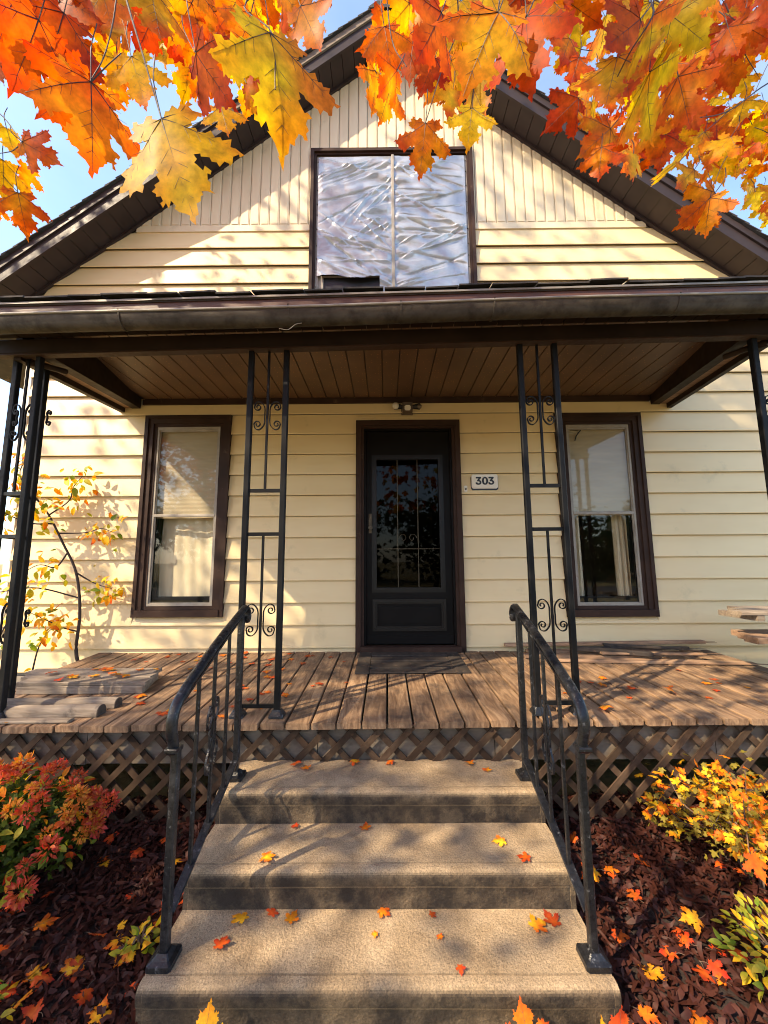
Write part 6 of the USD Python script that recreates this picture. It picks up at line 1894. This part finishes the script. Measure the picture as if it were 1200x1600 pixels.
for k in range(108):
    d = dome_pt(pr, -.05)
    if d[1] > .55 and pr.uniform() < .7:
        continue
    flower_head(bl, BC + (0, 0, .205) + d * np.array([.395, .325, .275]) * pr.uniform(.90, 1.04), unit(d + (0, -.1, .5)), pr.uniform(.026, .046), int(pr.choice([2, 2, 2, 1, 1])), pr)
flower_head(bl, (-1.66, -2.06, -.44), unit((.3, -.8, .5)), .060, 2, pr)
flower_head(bl, (-1.545, -1.76, -.29), unit((.8, -.4, .5)), .052, 2, pr)
flower_head(bl, (-1.60, -1.75, -.27), unit((.5, -.4, .8)), .040, 3, pr)

# yellow maple-like shrub, right bed
br = thing('yellow_shrub', 'airy yellow-orange leaved shrub on thin stems in the right bed', 'shrub')
YC = np.array([1.465, -1.80, -.62])
tips = []
for k in range(22):
    a = pr.uniform(0, 2 * math.pi); rr = pr.uniform(.12, .40)
    e = YC + (rr * math.cos(a) * 1.12, rr * math.sin(a) * .8, pr.uniform(.24, .53) - rr * .15)
    path = spline([YC + (.05 * math.cos(a), .05 * math.sin(a), 0), YC + (rr * .35 * math.cos(a), rr * .35 * math.sin(a), .18), (YC + e) / 2 + (.1 * math.cos(a), .08 * math.sin(a), .06), e], 5)
    part(br, 'stem', MB().tube(path, np.linspace(.0055, .002, len(path)), 5), 'twig' if k % 3 else 'pale_twig')
    tips.append(path)
STEM_LEAF = 0
for k in range(295):
    path = tips[pr.integers(len(tips))]
    q = path[int(np.clip(pr.beta(3.2, 1.3), 0, .999) * len(path))] + pr.normal(0, .04, 3)
    if q[2] < -.40 and pr.uniform() < .5:
        q[2] += .16
    d = unit(q - YC - (0, 0, .2))
    cls = int(pr.choice([0, 5, 0, 0, 1, 1, 5]))
    if q[2] > -.10:
        cls = int(pr.choice([0, 1, 1]))
    ax = unit(d * (1, 1, .3) + (0, 0, pr.normal(-.1, .5)) + pr.normal(0, .4, 3)); nm = unit(d + (0, -.2, .8) + pr.normal(0, .4, 3))
    P, tr = COARSE[pr.integers(4)]
    qb = bends(pr, 1.2)
    part(br, 'leaf', (np.c_[P * (.8, 1), curled(P, qb)], tr), 'shrub_leaf', smooth=True, vcol=pigment(P, cls, pr), xf=basis_xf(q, ax, nm, pr.uniform(.030, .058)))
yl = []
for k in range(900):
    path = tips[pr.integers(len(tips))]
    yl.append(path[int(np.clip(pr.beta(3.2, 1.5), 0, .999) * len(path))] + pr.normal(0, .045, 3))
part(br, 'foliage', leaf_mass(np.array(yl), .022, pr), 'yellow_mass', kind='stuff')
for k, (p, ax) in enumerate((((1.26, -1.99, -.36), (.1, -.5, -.9)), ((1.40, -2.0, -.32), (.3, -.6, -.8)))):
    P, tr = FINE[k]
    qb = bends(pr, .8)
    part(br, 'leaf', (np.c_[P, curled(P, qb)], tr), 'shrub_leaf', smooth=True, vcol=pigment(P, 1 if k == 0 else 0, pr), xf=basis_xf(p, ax, (0, -1, .4), .085))


def low_shrub(name, c, rx, rz, n, classes, label, size):
    t = thing(name, label, 'shrub')
    c = np.asarray(c, float)
    for k in range(9):
        a = pr.uniform(0, 2 * math.pi)
        e = c + (rx * .7 * math.cos(a), rx * .6 * math.sin(a), rz * pr.uniform(.6, .95))
        part(t, 'stem', MB().tube(spline([c, (c + e) / 2 + (0, 0, .03), e], 4), np.linspace(.004, .002, 9), 5), 'pale_twig')
    for k in range(n):
        d = dome_pt(pr, -.1)
        p = c + (0, 0, rz * .25) + d * np.array([rx, rx * .85, rz * .8]) * pr.uniform(.45, 1.0)
        spray(t, 'leaf', p, unit(d * (1, 1, .6) + pr.normal(0, .4, 3)), unit(d + (0, -.2, .8) + pr.normal(0, .35, 3)), pr.uniform(.7, 1.25) * size, int(pr.choice(classes)), pr, .48)


low_shrub('green_shrub', (1.205, -2.16, -.655), .20, .21, 298, [6, 6, 6, 7, 5], 'small yellow-green leafy shrub at the lower right', .036)
low_shrub('green_shrub', (-1.66, -2.34, -.665), .20, .13, 240, [6, 7, 6, 5, 2], 'small green and reddish shrub at the lower left corner', .034)
low_shrub('green_shrub', (-1.18, -2.06, -.63), .07, .06, 40, [7, 6, 5], 'tiny green seedling in the middle of the left bed', .04)

# young tree by the wall at the left
sp = thing('sapling', 'slender young tree with yellow-green leaves against the wall at left', 'sapling')
main = spline([(-2.985, -.14, -.12), (-3.03, -.15, .06), (-3.02, -.16, .40), (-3.08, -.17, .75), (-3.22, -.18, 1.02), (-3.36, -.20, 1.28), (-3.48, -.22, 1.44), (-3.62, -.24, 1.56)], 6)
part(sp, 'trunk', MB().tube(main, np.linspace(.016, .005, len(main)), 7), 'twig', smooth=True)
BR = [[main[9], (-3.12, -.2, .26), (-3.25, -.25, .34), (-3.40, -.28, .42)], [(-3.28, -.3, -.12), (-3.26, -.28, .10), (-3.20, -.26, .24), (-3.14, -.25, .27)], [main[22], (-3.25, -.2, .80), (-3.40, -.22, .82), (-3.60, -.25, .68)],
      [main[26], (-3.05, -.14, 1.12), (-2.92, -.12, 1.16), (-2.80, -.12, 1.12)], [main[30], (-3.22, -.16, 1.42), (-3.20, -.15, 1.55), (-3.13, -.14, 1.66)], [main[34], (-3.50, -.3, 1.5), (-3.56, -.32, 1.66), (-3.5, -.33, 1.80)],
      [main[18], (-2.96, -.12, .66), (-2.86, -.11, .62), (-2.78, -.11, .60)], [(-3.52, -.35, -.12), (-3.56, -.33, .2), (-3.46, -.32, .42), (-3.42, -.3, .46)], [main[28], (-3.45, -.3, 1.2), (-3.66, -.4, 1.3), (-3.85, -.5, 1.3)], [main[14], (-3.3, -.3, .62), (-3.5, -.4, .6), (-3.7, -.45, .55)]]
ends = []
for b in BR:
    pth = spline(b, 6)
    part(sp, 'branch', MB().tube(pth, np.linspace(.008, .0025, len(pth)), 5), 'twig', smooth=True)
    ends.append(pth)
ends.append(main[20:])
ends.append(main[28:])
for k in range(298):
    pth = ends[pr.integers(len(ends))]
    q = np.asarray(pth[pr.integers(len(pth) // 3, len(pth))])
    side = pr.normal(0, 1, 3) * (1, .6, 1)
    ax = unit(side + (0, 0, -.35))
    p = q + ax * pr.uniform(.01, .07) + pr.normal(0, .045, 3) * (1.4, .8, 1.2)
    spray(sp, 'leaf', p, ax, unit((pr.normal(0, .4), -.8, .9) + pr.normal(0, .3, 3)), pr.uniform(.055, .10), int(pr.choice([6, 5, 6, 5, 0, 5, 1, 7])), pr, .52)

fol, fcol = MB(), []
for k in range(170):
    pth = ends[pr.integers(len(ends))]
    q = np.asarray(pth[pr.integers(len(pth) // 3, len(pth))]) + pr.normal(0, .075, 3) * (1.3, .7, 1.1)
    v, f = simple_leaf(pr, .52)
    x4 = np.c_[v, np.ones(len(v))] @ np.array(basis_xf(q, unit(pr.normal(0, 1, 3) + (0, 0, -.4)), unit((pr.normal(0, .4), -.8, .9)), pr.uniform(.04, .075)))
    fol.add(x4[:, :3], f)
    c = np.array(PIG[int(pr.choice([6, 5, 5, 6, 0, 7]))])
    fcol.append((c[0] + (c[2] - c[0]) * v[:, 1:2]) * pr.uniform(.8, 1.15))
part(sp, 'foliage', fol, 'shrub_leaf', smooth=True, vcol=np.vstack(fcol), kind='stuff')

# ------------------------------------------------------------ what the panes reflect: trees across the street
hr = np.random.default_rng(31)
hp = []
for k in range(260):
    x = hr.uniform(-34, 34)
    h = 3.5 + 4.0 * meshkit.noise(np.array([[x * .16, 0, 0]]), 12)[0]
    c = np.array([x, -26 - hr.uniform(0, 6), hr.uniform(-.3, h)])
    hp.append(c + hr.normal(0, 1, (60, 3)) * (1.0, .8, .8))
solid('tree_belt', leaf_mass(np.vstack(hp), .42, hr), 'hedge_leaf', 'far belt of autumn trees beyond the street, only mirrored in the window panes', 'trees', kind='stuff')
